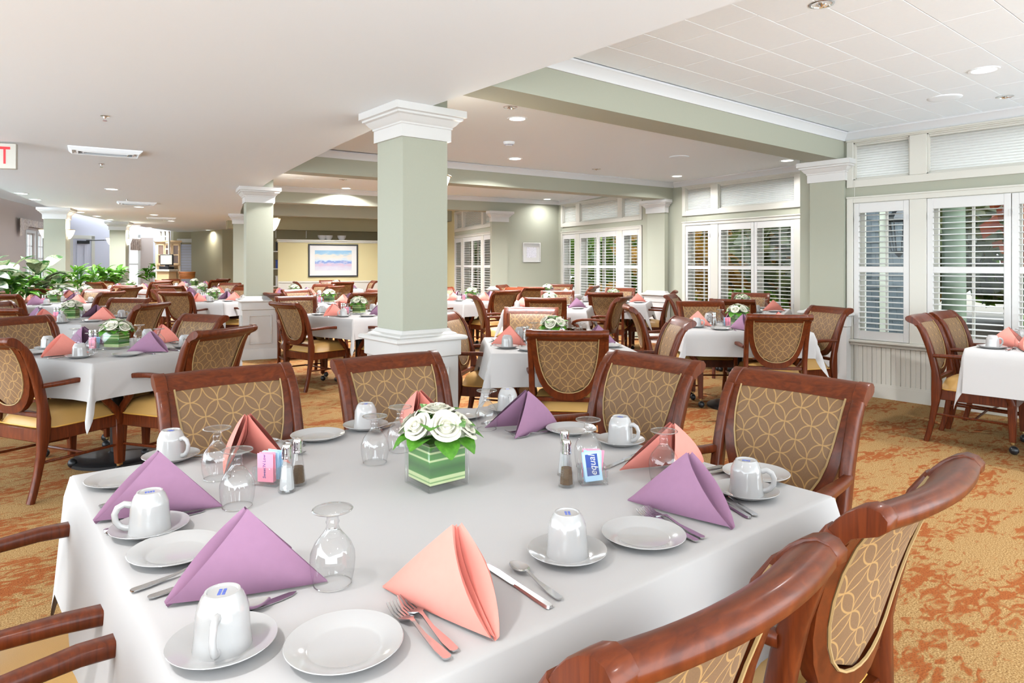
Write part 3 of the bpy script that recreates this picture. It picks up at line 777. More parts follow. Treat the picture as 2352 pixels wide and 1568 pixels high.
def f_saucer():
    return MB().lathe([(.0001,.004),(.030,.004),(.033,.006),(.036,.0065),(.040,.006),(.058,.011),(.074,.017),(.0785,.0185),(.079,.0175),(.075,.0145),(.058,.0065),(.045,.0),(.040,.0),(.039,.002),(.0001,.002)], 40).build('saucer', M['china'], None, smooth=50)
def f_plate():
    return MB().lathe([(.0001,.005),(.052,.005),(.056,.0065),(.060,.009),(.080,.0145),(.0875,.0165),(.0885,.0155),(.082,.0115),(.058,.003),(.054,.0),(.050,.0),(.049,.002),(.0001,.002)], 48).build('bread_plate', M['china'], None, smooth=50)
def f_goblet():
    g = empty('water_goblet')   # upside down: rim on the table
    MB().lathe([(.0335,.0),(.0385,.022),(.0405,.045),(.0395,.058),(.033,.074),(.022,.088),(.013,.096),(.0001,.097)], 32).build('bowl', M['glass'], g, smooth=60)
    MB().lathe([(.020,.0905),(.013,.100),(.0105,.108),(.0125,.114),(.0105,.118),(.011,.124),(.018,.129),(.030,.132),(.0355,.1345),(.0355,.137),(.018,.138),(.0001,.1385)], 32).build('stem_and_foot', M['glass'], g, smooth=60)
    MB().tube([(.0335*math.cos(2*PI*i/32), .0335*math.sin(2*PI*i/32), .0015) for i in range(33)], .0012, 5, cap=False).build('rim', M['glass_edge'], g)
    MB().tube([(.0352*math.cos(2*PI*i/32), .0352*math.sin(2*PI*i/32), .136) for i in range(33)], .0016, 5, cap=False).build('foot_edge', M['glass_edge'], g)
    return g
def napkin(mat):
    def fn():
        b = MB(); Lw, ha, hh = .265, math.radians(20), .135
        A, P = Vector((0,.132,hh)), Vector((0,.0,.004))
        n, m = 10, 8
        for s in (-1, 1):
            W = Vector((s*Lw*math.sin(ha), Lw*math.cos(ha), .003))
            def S(t):
                g = .006 + .019*math.sin(PI*min(1, t*.95+.03))**.8
                return A.lerp(P, t) + Vector((s*g, -.004*math.sin(PI*t), .003))
            def fn2(u, v):
                p = S(v).lerp(W, u); bul = .014*math.sin(PI*u)*math.sin(PI*(.15+.7*v)); p = p + Vector((s*bul*.9, -bul*.15, 0)); p.z = max(p.z, .003); return p
            b.grid(fn2, m, n)
            b.grid(lambda u, v: (S(v) + Vector((0, -.005*math.sin(PI*u), .003*math.sin(PI*u)))).lerp(A.lerp(P, v)+Vector((s*.001, .046*math.sin(PI*v)+.002, -.006)), u), 4, n)
            # inner layer of the wing
            b.grid(lambda u, v: A.lerp(P, v).lerp(W, u) + Vector((-s*.004*math.sin(PI*u), .03*math.sin(PI*v)*(1-u), 0)) + Vector((0,0,.002)), 4, n)
        return b.build('folded_napkin', mat, None, smooth=50, weld=False)
    return fn
def f_fork():
    b = MB()
    b.loft([[(-w,y,z-.0012),(w,y,z-.0012),(w,y,z+.0012),(-w,y,z+.0012)] for y, w, z in ((0,.0035,.004),(.004,.0072,.004),(.03,.0075,.004),(.075,.0036,.006),(.105,.0028,.011),(.116,.004,.012),(.124,.0095,.010),(.136,.0118,.006),(.142,.0118,.0045))])
    for k in range(4):
        x = -.0092+.00613*k; b.loft([[(x-.0019,y,z-.001),(x+.0019,y,z-.001),(x+.0019,y,z+.001),(x-.0019,y,z+.001)] for y, z in ((.1405,.0045),(.165,.0035),(.181,.009),(.186,.0125))])
    return b.build('dinner_fork', M['steel'], None, smooth=50)
def f_knife():
    b = MB()
    b.loft([[(-w,y,.001),(w,y,.001),(w*.7,y,.0055),(-w*.7,y,.0055)] for y, w in ((0,.004),(.004,.0078),(.03,.0080),(.09,.0060),(.1,.0062))])
    b.loft([[(-w*.8,y,.001),(w2,y,.001),(w2,y,.0026),(-w*.8,y,.0030)] for y, w, w2 in ((.1,.006,.006),(.108,.008,.008),(.17,.0085,.009),(.195,.0080,.0065),(.206,.003,-.001))])
    return b.build('table_knife', M['steel'], None, smooth=50)
def f_spoon():
    b = MB()
    b.loft([[(-w,y,z-.0012),(w,y,z-.0012),(w,y,z+.0012),(-w,y,z+.0012)] for y, w, z in ((0,.0035,.004),(.004,.0068,.004),(.03,.0070,.004),(.07,.0032,.006),(.1,.0026,.011),(.11,.003,.0115))])
    def bowl(u, v):
        a = 2*PI*u; r = v; wy = .026; wx = .0165*(1-.12*math.sin(a))
        return (r*wx*math.cos(a), .133+r*wy*math.sin(a), .010 - .0075*(1-r*r))
    b.grid(bowl, 24, 5)
    return b.build('teaspoon', M['steel'], None, smooth=60)
def f_shaker(fill):
    def fn():
        s = empty('salt_shaker' if fill == 'salt' else 'pepper_shaker'); s.scale = (1.22,1.22,1.22)
        n = 8
        MB().loft([[(r*math.cos(2*PI*k/n+.39), r*math.sin(2*PI*k/n+.39), z) for k in range(n)] for r, z in ((.0175,0),(.0185,.004),(.0165,.014),(.0105,.062),(.0095,.072))]).build('glass_body', M['glass'], s, smooth=20)
        top = .052 if fill == 'salt' else .040
        MB().loft([[(r*math.cos(2*PI*k/n+.39), r*math.sin(2*PI*k/n+.39), z) for k in range(n)] for r, z in ((.0145,.006),(.0142,.014),(.0142-.0046*(top-.014)/.048,top))]).build('contents', M[fill], s, smooth=20)
        MB().lathe([(.0105,.070),(.0105,.074),(.0098,.076),(.0105,.078),(.0098,.080),(.0105,.083),(.0095,.087),(.0108,.092),(.0085,.099),(.0001,.102)], 16).build('chrome_cap', M['chrome'], s, smooth=40)
        return s
    return fn
def lettering(txt, size, m, parent, loc, rot, shear=0, name='lettering', ex=.0002, off=0, sp=1):
    cu = bpy.data.curves.new(name, 'FONT'); cu.body = txt; cu.size = size; cu.shear = shear; cu.align_x = 'CENTER'; cu.align_y = 'CENTER'; cu.extrude = ex; cu.offset = off; cu.space_character = sp
    tmp = bpy.data.objects.new('tmp_text', cu); COL.objects.link(tmp)
    me = bpy.data.meshes.new_from_object(tmp.evaluated_get(bpy.context.evaluated_depsgraph_get())); me.name = name
    bpy.data.objects.remove(tmp); me.materials.clear(); me.materials.append(m)
    return link(name, me, parent, loc, rot)
def f_caddy(front):
    def fn():
        c = empty('sugar_caddy'); c.scale = (1.25,1.25,1.2); w, d, h, t = .029, .021, .040, .003
        MB().box(-w,w,-d,d,0,.006).box(-w,w,-d,-d+t,.006,h).box(-w,w,d-t,d,.006,h).box(-w,-w+t,-d+t,d-t,.006,h).box(w-t,w,-d+t,d-t,.006,h).build('glass_box', M['glass'], c, bevel=.001)
        for k in range(7):
            pink = (k < 3) if front == 'pink' else (k > 4)
            tl = RND.uniform(-.1,.1)
            pk = MB().box(-.019,.019,-.0009,.0009,0,.062).build('sweetener_packet', M['packp'] if pink else M['packb'], c, (RND.uniform(-.003,.003), -.014+.0045*k, .008), (RND.uniform(-.15,.02), tl, 0), bevel=.0004)
            if k == 0:
                if front == 'pink': lettering("Sweet'N Low", .0095, M['packn'], pk, (-.002,-.0012,.034), (PI/2,-PI/2,0), .1)
                else:
                    MB().box(-.013,.013,-.0013,-.0009,.012,.058).build('printed_field', M['packn'], pk, smooth=0)
                    lettering('equal', .021, M['white'], pk, (.001,-.0016,.034), (PI/2,-PI/2,0), .3)
        return c
    return fn
def f_flowers(seed):
    def fn():
        r = random.Random(seed); f = empty('flower_arrangement'); h = .0625
        g = MB(); t = .004
        for hh, z0, z1 in ((h,0,.125),):
            g.box(-h,h,-h,-h+t,.0,z1).box(-h,h,h-t,h,.0,z1).box(-h,-h+t,-h+t,h-t,.0,z1).box(h-t,h,-h+t,h-t,.0,z1).box(-h+t,h-t,-h+t,h-t,.0,.014)
        g.build('glass_vase', M['glass'], f, bevel=.0015)
        MB().loft([[(-.054,-.054,z),(.054,-.054,z),(.054,.054,z),(-.054,.054,z)] for z in (.016,.115)], cap=False).build('leaf_wrap', M['wrap'], f, smooth=0)
        MB().box(-.053,.053,-.053,.053,.016,.112).build('stems', M['leaf'], f)
        def rose_mesh(sd):
            q = random.Random(sd); b = MB()
            for k in range(19):
                ring = 0 if k < 4 else (1 if k < 9 else (2 if k < 14 else 3)); a0 = k*2.4; R = (.008,.0145,.0215,.0275)[ring]; H = (.030,.0295,.027,.023)[ring]; sp = (1.5,1.25,1.1,1.0)[ring]
                ro = q.uniform(.94,1.08)
                def pet(u, v):
                    a = a0 + (u-.5)*2*sp; e = 1-(2*u-1)**2
                    rr = R*ro*(.30+.70*math.sin(v*PI*.5)) + .0030*ring*max(0, v-.72)**1.2*6*(.4+.6*e) + .0012*math.sin(6*u+k)
                    z = -.018 + (H+.018)*(1-(1-v)**1.5)*(.80+.20*e**.6) - .0022*ring*max(0, v-.82)*5
                    return (rr*math.cos(a), rr*math.sin(a), z)
                b.grid(pet, 9, 7)
            b.lathe([(.0001,-.021),(.014,-.017),(.0205,-.006),(.0215,.008),(.015,.020),(.006,.025),(.0001,.0255)], 14)
            return b.mesh('rose', M['petal'], smooth=70)
        rm = [rose_mesh(seed*10+i) for i in range(2)]
        spots = [(0,0,.178,0,0)] + [(.062*math.cos(a), .062*math.sin(a), .150+r.uniform(-.008,.012), a, .85) for a in [2*PI*i/6 + .25 for i in range(6)]]
        for i, (x, y, z, a, tl) in enumerate(spots):
            o = link('rose', rm[i % 2], f, (x,y,z)); o.rotation_euler = Matrix.Rotation(a,3,'Z').__matmul__(Matrix.Rotation(tl,3,'Y')).__matmul__(Matrix.Rotation(r.uniform(0,6),3,'Z')).to_euler(); k = r.uniform(1.0,1.2); o.scale = (k,k,k)
        def leaf_mesh(mm):
            def lf(u, v):
                w = .031*math.sin(PI*min(1, v*.97+.02))**.7; x = (2*u-1)*w
                return (x, .070*v, .012*math.sin(v*2.2) + .25*abs(x) - .022*v*v)
            return MB().grid(lf, 4, 7).mesh('leaf', mm, smooth=70)
        lm, lv = leaf_mesh(M['leaf']), leaf_mesh(M['leafv'])
        for i in range(16):
            a = 2*PI*i/16 + r.uniform(-.15,.15); low = i % 2
            o = link('leaf', lm if (low or i % 4) else lv, f, ((.045 if low else .03)*math.cos(a), (.045 if low else .03)*math.sin(a), .125 if low else .142), (0,0,0))
            k = r.uniform(.85,1.2); o.scale = (k,k,k)
            o.rotation_euler = (Matrix.Rotation(a-PI/2,3,'Z') @ Matrix.Rotation(r.uniform(-.35,.05) if low else r.uniform(.2,.5),3,'X')).to_euler()
        for i in range(5):
            a = 2*PI*i/5 + .7; o = link('leaf', lv if i % 2 else lm, f, (.02*math.cos(a), .02*math.sin(a), .165), (0,0,0)); o.scale = (.75,.75,.75)
            o.rotation_euler = (Matrix.Rotation(a-PI/2,3,'Z') @ Matrix.Rotation(r.uniform(.7,1.1),3,'X')).to_euler()
        return f
    return fn
for nm, fn in (('cup',f_cup),('saucer',f_saucer),('plate',f_plate),('goblet',f_goblet),('pink',napkin(M['pink'])),('purple',napkin(M['purple'])),('fork',f_fork),('knife',f_knife),('spoon',f_spoon),
               ('salt',f_shaker('salt')),('pepper',f_shaker('pepper')),('caddyp',f_caddy('pink')),('caddyb',f_caddy('blue')),('flow1',f_flowers(3)),('flow2',f_flowers(8))): proto(nm, fn)
# ================================================================ the large front table
T0 = dict(x=.955, y=1.50, a=.735, b=.705)
FRONT = 'the large front table'
table(T0['x'], T0['y'], 0, T0['a'], T0['b'], FRONT, .30, 1, .03)
D = math.radians
GC = 'armchairs round the dining tables'
for x, y, a, lab in ((.77,2.70,-90,'wooden armchair at the front table, facing the viewer beside the tall upturned cups'),
                     (1.44,2.65,-93,'wooden armchair at the front table, directly before the thick column'),
                     (2.35,1.90,180,'wooden armchair behind the single purple napkin across the front table'),
                     (2.345,1.235,182,'wooden armchair behind the pink napkin at the front table corner'),
                     (.745,.475,90,'wooden armchair cut by the lower picture edge, back to the viewer'),
                     (1.40,.485,91,'wooden armchair with its full patterned back turned to the viewer at right'),
                     (-.21,1.79,0,'armchair of which only one arm shows beside the far purple napkin'),
                     (-.20,1.11,0,'armchair of which gold seat and arm show at the lower left corner')):
    place_chair(x, y, D(a), lab, GC)
def on_cloth(px, py): v = atz(px, py, ZC); return v
def aim(p, q): return math.atan2(q[1]-p[1], q[0]-p[0])
ct = 'steel cutlery'
v = on_cloth(1003, 1109); spawn('flow1', (v.x, v.y, ZC), 0, 'white roses in a leaf-lined glass cube, centre of the front table', 'flowers', 'rose arrangements')
WH = ['beside the far left chair', 'in front of the near purple napkin, at lower left', 'between the two purple napkins', 'beside the orange-pink napkin at the front edge', 'at the far corner by the rightmost purple napkin', 'behind the blue sweetener caddy', 'beside the back purple napkin', 'before the chair in front of the column']
cups = [(393,1056,0,-20),(511,1492,1,-78),(344,1222,2,-150),(1303,1279,3,92),(1714,1137,4,-25),(1425,1019,5,-40),(1166,944,6,-80),(840,984,7,85)]
for px, py, k, hd in cups:
    v = on_cloth(px, py)
    spawn('saucer', (v.x, v.y, ZC), 0, 'white china saucer %s' % WH[k], 'saucer', 'saucers on the front table')
    # hd: handle direction as seen in the picture, degrees from picture right
    spawn('cup', (v.x, v.y, ZC+.0055), D(hd) - YAW, 'upturned white coffee cup %s' % WH[k], 'cup', 'cups on the front table')
for px, py, w in ((281,1108,'half hidden behind the far left purple napkin'),(405,1274,'between the two purple napkins at left'),(791,1492,'cut at the bottom picture edge'),(1478,1238,'before the right purple napkin'),(1736,1095,'at the far right table corner'),(1312,992,'beside the back purple napkin'),(730,1006,'before the gap between the two far chairs'),(1062,958,'behind the rose vase')):
    v = on_cloth(px, py); spawn('plate', (v.x, v.y, ZC), 0, 'white bread plate %s on the front table' % w, 'plate', 'bread plates on the front table')
for px, py, w in ((545,1163,'before the pink sweetener caddy'),(499,1098,'partly behind another goblet at left'),(764,1340,'nearest the viewer'),(861,1062,'left of the rose vase'),(1525,1106,'half behind the right purple napkin'),(1351,1072,'behind the blue sweetener caddy'),(1118,985,'right behind the roses'),(919,1034,'hidden partly by the rose vase')):
    v = on_cloth(px, py); spawn('goblet', (v.x, v.y, ZC), .3, 'upturned clear water goblet %s, front table' % w, 'goblet', 'goblets on the front table')
def nap(col, x, y, deg, lab):  # (x,y) is the tip towards the diner, deg the way the fold points
    spawn(col, (x, y, ZC), D(deg) - PI/2, lab, 'napkin', 'folded napkins on the front table')
def tipw(px, py): v = on_cloth(px, py); return v.x, v.y
nap('purple', *tipw(217,1201), 2, 'purple folded napkin behind an upturned cup, far left of the front table')
nap('purple', *tipw(382,1392), -1, 'purple folded napkin nearest the viewer on the front table')
nap('pink', *tipw(1137,1472), 82, 'orange-pink folded napkin with red inner folds at the front edge')
nap('purple', *tipw(1682,1216), 80, 'purple folded napkin near the right front table corner')
nap('pink', 1.665, 1.17, 178, 'pink folded napkin seen through an upturned goblet, right side')
nap('purple', 1.66, 1.79, 176, 'purple folded napkin standing behind the roses at the far edge')
nap('pink', .655, 2.17, -94, 'pink folded napkin behind the sweetener caddy, far left')
nap('pink', 1.24, 2.17, -92, 'pink folded napkin peeking above the roses')
for k, px, py, rz, w in (('salt',659,1129,0,'left of the rose vase beside pepper'),('pepper',684,1113,0,'left of the rose vase beside salt'),('pepper',1301,1116,0,'right of the rose vase'),('salt',1297,1090,0,'hidden behind the right pepper shaker')):
    v = on_cloth(px, py); spawn(k, (v.x, v.y, ZC), rz, 'faceted glass %s shaker %s' % (k, w), 'shaker', 'shakers on the front table')
v = on_cloth(619,1110); spawn('caddyp', (v.x, v.y, ZC), -YAW-.25, 'glass caddy of pink sweetener packets beside the salt shaker', 'caddy', 'sweetener caddies')
v = on_cloth(1361,1108); spawn('caddyb', (v.x, v.y, ZC), -YAW+.12, 'glass caddy of blue sweetener packets beside the pepper shaker', 'caddy', 'sweetener caddies')
def cut(kind, end, tip, lab):  # handle end and tip as photo pixels on the cloth
    p, q = on_cloth(*end), on_cloth(*tip)
    spawn(kind, (p.x, p.y, ZC), aim(p, q) - PI/2, lab, {'fork':'fork','knife':'knife','spoon':'spoon'}[kind], ct)
for a in (('fork',(1046,1500),(893,1350),'dinner fork lying right of its twin before the orange-pink napkin'),
          ('fork',(1030,1518),(886,1383),'dinner fork beside the bottom-edge plate'),
          ('knife',(1265,1398),(1105,1292),'table knife right of the orange-pink napkin'),
          ('spoon',(1287,1380),(1152,1282),'teaspoon between knife and upturned cup at the front edge'),
          ('fork',(1616,1239),(1452,1157),'dinner fork before the right purple napkin'),
          ('fork',(1602,1246),(1446,1168),'dinner fork between right plate and another fork'),
          ('knife',(1722,1191),(1600,1118),'table knife sticking out beneath the right purple napkin'),
          ('spoon',(1737,1187),(1640,1128),'teaspoon beside the knife at the far right corner'),
          ('knife',(238,1222),(494,1169),'table knife behind the left upturned cup'),
          ('spoon',(244,1228),(428,1172),'teaspoon behind the left upturned cup'),
          ('fork',(300,1362),(480,1300),'dinner fork with its handle beside the left plate'),
          ('fork',(340,1377),(520,1318),'dinner fork poking from under the nearest purple napkin'),
          ('knife',(398,1468),(706,1352),'table knife behind the lowest upturned cup'),
          ('spoon',(404,1478),(648,1372),'teaspoon with its bowl right of the lowest upturned cup'),
          ('fork',(228,1166),(380,1120),'dinner fork half under the far left purple napkin'),
          ('fork',(241,1176),(395,1130),'second dinner fork half under the far left purple napkin'),
          ('spoon',(700,1024),(640,1017),'teaspoon behind the pink sweetener caddy'),
          ('fork',(656,1015),(690,1042),'dinner fork lying beside the far pink napkin'),
          ('spoon',(420,1045),(480,1062),'teaspoon in front of the far left upturned cup'),
          ('spoon',(905,975),(880,988),'teaspoon beside the cup before the column chair'),
          ('fork',(1268,982),(1212,990),'dinner fork before the back purple napkin'),
          ('fork',(1280,990),(1222,1000),'dinner fork between back plate and purple napkin'),
          ('knife',(1470,1042),(1424,1062),'table knife beside the left foot of the pink corner napkin'),
          ('fork',(1660,1072),(1596,1088),'dinner fork between pink napkin and far corner plate'),
          ('fork',(1672,1080),(1612,1098),'dinner fork beside the far corner plate'),
          ('knife',(1180,950),(1128,966),'table knife beside the cup behind the roses')):
    cut(*a)
# ================================================================ the other tables
# name: x, y, rotation deg, half size, phrase, napkin colours by seat, goblets etc. seats: (side deg offset k*90, distance, twist)
P_, U_ = 'pink', 'purple'
TABLES = [
 ('T1', .80,5.30,27,.53,'the first table before the plants',[U_,P_,U_,P_], 'flow2'),
 ('T2', .85,8.35,45,.53,'the second table before the plants',[U_,P_,P_,U_], 'flow1'),
 ('T3', 1.0,11.9,45,.53,'the third table before the plants',[P_,U_,P_,U_], 'flow2'),
 ('T3b',1.62,13.9,40,.53,'the fourth table before the plants',[U_,P_,U_,P_], 'flow1'),
 ('T4', 2.95,17.6,30,.53,'the last table before the plants',[P_,U_,P_,U_], 'flow2'),
 ('T5', 3.05,11.3,40,.53,'the table left of column two',[U_,P_,P_,U_], 'flow1'),
 ('T5b',3.65,14.3,40,.53,'the table behind that left of column two',[P_,U_,P_,U_], 'flow2'),
 ('T6', 4.6,18.8,25,.53,'the table nearest the wooden cabinet',[U_,P_,U_,P_], 'flow1'),
 ('T7', 3.55,7.2,14,.53,'the first table between columns',[P_,P_,U_,U_], 'flow2'),
 ('T8', 4.22,9.55,10,.53,'the second table between columns',[P_,U_,P_,U_], 'flow1'),
 ('T9', 4.75,12.3,30,.53,'the third table between columns',[P_,U_,P_,U_], 'flow2'),
 ('T10',6.75,14.9,-15,.53,'the table under the beach picture',[P_,P_,U_,U_], 'flow1'),
 ('T11',3.32,3.60,56,.49,'the table right of the thick column',[P_,P_,U_,U_], 'flow2'),
 ('T12',6.05,6.65,40,.53,'the middle table of the window bays',[P_,P_,U_,U_], 'flow1'),
 ('T13',6.35,8.85,0,.53,'the table left of the small picture',[U_,P_,P_,U_], 'flow2'),
 ('T14',8.45,9.35,30,.53,'the table below the small picture',[P_,U_,P_,U_], 'flow1'),
 ('T15',7.75,7.05,35,.53,'the table by the third window',[U_,P_,P_,U_], 'flow2'),
 ('T16',5.62,3.55,42,.53,'the table before the first pilaster',[P_,U_,P_,U_], 'flow1'),
 ('T17',7.62,4.75,25,.53,'the table against the second window',[P_,U_,P_,U_], 'flow2'),
]
def side_word(tx, ty, x, y):
    l, d = cam_lat(x-tx, y-ty), cam_dep(x-tx, y-ty)
    a = math.degrees(math.atan2(d, l)) % 360
    return ('right', 'far-right', 'far', 'far-left', 'left', 'near-left', 'near', 'near-right')[int((a+22.5)//45) % 8]
def seat_setting(tx, ty, ang, half, colour, phrase, sw, rr, detail=True):
    """One place setting; ang points from the table centre to the diner."""
    ox, oy = math.cos(ang), math.sin(ang); rx, ry = -oy, ox          # diner looks along -o; his right hand is +r
    def W(r_, o_): return (tx + ox*o_ + rx*r_, ty + oy*o_ + ry*r_, ZC)
    rz = ang + PI + rr.uniform(-.15,.15)                                    # fold points away from the diner
    g = 'place settings of the smaller tables'
    spawn(colour, W(0, half-.035), rz - PI/2, '%s folded napkin at the %s seat of %s' % (colour, sw, phrase), 'napkin', g)
    spawn('plate', W(-.215, half-.13), 0, 'white bread plate at the %s seat of %s' % (sw, phrase), 'plate', g)
    x, y, z = W(.215, half-.13)
    spawn('saucer', (x,y,z), 0, 'white saucer at the %s seat of %s' % (sw, phrase), 'saucer', g)
    spawn('cup', (x,y,z+.0055), rr.uniform(0,6.28), 'upturned white cup at the %s seat of %s' % (sw, phrase), 'cup', g)
    spawn('goblet', W(.12, half-.27), 0, 'upturned goblet at the %s seat of %s' % (sw, phrase), 'goblet', g)
    if detail:
        for k, r_, o_ in (('fork',-.105,half-.02),('knife',.085,half-.02),('spoon',.115,half-.03)):
            spawn(k, W(r_, o_), ang + PI - PI/2 + rr.uniform(-.05,.05), 'steel %s at the %s seat of %s' % (k, sw, phrase), k, g)
EXTRA = {}
def do_table(t, seats):
    nm, x, y, rot, half, phrase, cols, fl = t
    rr = random.Random(nm); rz = D(rot)
    table(x, y, rz, half, half, phrase, .21, sum(map(ord, nm)))
    spawn(fl, (x, y, ZC), rz + .3, 'white roses in a glass cube on %s' % phrase, 'flowers', 'rose arrangements')
    dist = cam_dep(x, y)
    if dist < 12:
        for k, (dx, dy) in (('salt',(-.13,.10)),('pepper',(-.17,.07))):
            spawn(k, (x + dx*math.cos(-YAW) , y + dx*math.sin(-YAW) + dy, ZC), 0, 'glass %s shaker on %s' % (k, phrase), 'shaker', 'shakers on the smaller tables')
        c_, s_ = math.cos(-YAW), math.sin(-YAW)
        spawn('caddyp', (x + c_*(-.12) - s_*(-.06), y + s_*(-.12) + c_*(-.06), ZC), -YAW+rr.uniform(-.4,.4), 'sweetener caddy on %s' % phrase, 'caddy', 'sweetener caddies')
    for k, (ang, cx, cyy, ca) in enumerate(seats):
        sw = side_word(x, y, x+math.cos(ang), y+math.sin(ang))
        seat_setting(x, y, ang, half, cols[k % 4], phrase, sw, rr, dist < 11)
        if cx is not None: place_chair(cx, cyy, ca, 'wooden armchair on the %s side of %s' % (sw, phrase), GC)
def auto_seats(t, dist=(.92,.92,.92,.92), twist=(0,0,0,0), skip=()):
    out = []
    for k in range(4):
        a = D(t[3]) + k*PI/2 + PI/2
        r = dist[k]
        out.append((a, t[1]+r*math.cos(a), t[2]+r*math.sin(a), a+PI+D(twist[k])) if k not in skip else (a, None, None, None))
    return out
TT = {t[0]: t for t in TABLES}
def explicit(t, chairs):
    """chairs: (k, x, y, facing deg) with k the side index."""
    out = []
    for k, x, y, f in chairs: out.append((D(t[3]) + k*PI/2 + PI/2, x, y, D(f) if f is not None else None))
    return out
do_table(TT['T1'], explicit(TT['T1'], [(0,.29,6.32,-60),(1,.07,4.74,28),(2,1.27,4.42,120),(3,1.47,5.68,203)]))
do_table(TT['T11'], explicit(TT['T11'], [(0,3.0,4.55,-52),(1,2.83,2.95,44),(2,4.12,3.05,141),(3,4.05,4.70,226)]))
do_table(TT['T16'], explicit(TT['T16'], [(0,4.98,4.34,-42),(1,5.04,2.81,41),(2,6.30,3.0,158),(3,6.14,4.34,229)]))
do_table(TT['T7'], explicit(TT['T7'], [(0,3.2,8.25,-100),(1,2.58,6.98,12),(2,3.75,6.25,105),(3,4.55,7.35,195)]))
do_table(TT['T12'], explicit(TT['T12'], [(0,5.17,7.2,-28),(1,5.35,5.95,45),(2,6.3,5.55,115),(3,6.85,7.35,225)]))
for nm in ('T2','T3','T3b','T4','T5','T5b','T6','T8','T9','T10','T13','T14','T15','T17'): do_table(TT[nm], auto_seats(TT[nm]))
# table at the right picture edge, two chairs to a side
EDGE = 'the table at the right picture edge'
ex, ey = 6.07, .93
table(ex, ey, 0, .70, .70, EDGE, .30, 6, .06)
spawn('flow2', (5.78, 1.22, ZC), .4, 'white roses in a glass cube on %s' % EDGE, 'flowers', 'rose arrangements')
for i, (ang, off, ww) in enumerate(((PI/2,-.36,'window-side outer'),(PI/2,.36,'window-side inner'),(PI,.36,'aisle-side'))):
    o = Vector((math.cos(ang), math.sin(ang))); r_ = Vector((-o.y, o.x))
    seat_setting(ex + r_.x*off*-1, ey + r_.y*off*-1, ang, .70, ('pink','purple','pink')[i], EDGE, ww, random.Random(i+40))
place_chair(5.86, 2.10, D(-84), 'wooden armchair nearer the pilaster at %s' % EDGE, GC)
place_chair(6.42, 2.12, D(-88), 'wooden armchair against the window at %s' % EDGE, GC)
# ================================================================ ceiling fixtures
def f_downlight():
    d = empty('ceiling_downlight')
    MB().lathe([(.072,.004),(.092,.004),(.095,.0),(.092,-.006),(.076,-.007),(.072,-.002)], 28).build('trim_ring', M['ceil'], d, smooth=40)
    MB().lathe([(.0001,-.002),(.072,-.002)], 28).build('lens', M['bulb'], d)
    return d
proto('downlight', f_downlight)
def downlight(v, lab, w=1.0):
    o = spawn('downlight', (v[0], v[1], v[2]), 0, lab, 'ceiling light', 'recessed downlights')
    li = bpy.data.lights.new('downlight_lamp', 'AREA'); li.shape = 'DISK'; li.size = .14; li.energy = LAMP_W*w*(1.25 if v[2] == ZH and v[1] > 3.5 else 1); li.color = LAMP_COL; li.spread = math.radians(150 if v[1] > 4 else 125)
    link('downlight_lamp', li, None, (v[0], v[1], v[2]-.012))
DL = [(2260,160,ZH,'in the tiled ceiling beside the window wall'), (1188,272,ZH,'nearest the yellow-lit beam in the second bay'), (1183,364,ZH,'middle of the second bay ceiling'), (1808,368,ZH,'beside the first pilaster'), (1555,404,ZH,'near the second shuttered window'),
      (795,432,ZH,'seen left of the thick column'), (1257,457,ZH,'above the small white picture'), (257,434,ZL,'left of the larger ceiling vent, on the soffit'), (50,444,ZL,'farthest left on the soffit'), (82,458,ZL,'next to the leftmost soffit light'),
      (184,487,ZL,'just right of the first planter column'), (223,496,ZL,'second right of the first planter column'), (253,504,ZL,'above the farther planter column'), (320,475,ZL,'behind the small ceiling vent'), (354,493,ZL,'middle of the far soffit'),
      (393,507,ZL,'right of the farther planter column, on the soffit'), (316,517,ZL,'beyond the farther planter column'), (343,522,ZL,'last beyond the farther planter column'), (478,528,ZL,'before the grey roll shutter')]
for px, py, z, w in DL: downlight(atz(px, py, z), 'round recessed downlight %s' % w, .5 if px > 2200 else .4 if px == 478 else (1.4 if z == ZL else (.7 if px in (1808,1555) else .3 if px == 1257 else 2.8)))
for i, (x, y, z, k) in enumerate(((-.55,1.15,ZL,.5),(.9,-.9,ZL,.3),(-1.2,-1.2,ZL,.3),(4.3,-.6,ZH,.4),(5.9,-.9,ZH,.4),(3.35,.9,ZH,.4),(-1.9,3.2,ZL,.6),(3.9,9.3,ZH,2.2),(6.6,8.9,ZH,3.4),(7.9,8.6,ZH,2.6),(5.6,13.4,ZH,2.),(7.4,12.6,ZH,2.),(7.0,15.0,ZH,2.2))):  # unseen lamps; all but the first added to brighten the room
    downlight((x, y, z), 'unseen recessed downlight, %s' % ('above the camera side of the front table', 'behind the camera', 'behind the camera at the left', 'behind the camera in the tiled bay', 'behind the camera by the windows', 'above the aisle by the tiled bay', 'out of view over the left aisle', 'hidden by the second beam', 'hidden by the second beam, middle', 'hidden by the second beam, window side', 'hidden by the third beam', 'hidden by the third beam, window side', 'over the partition table')[i], k)
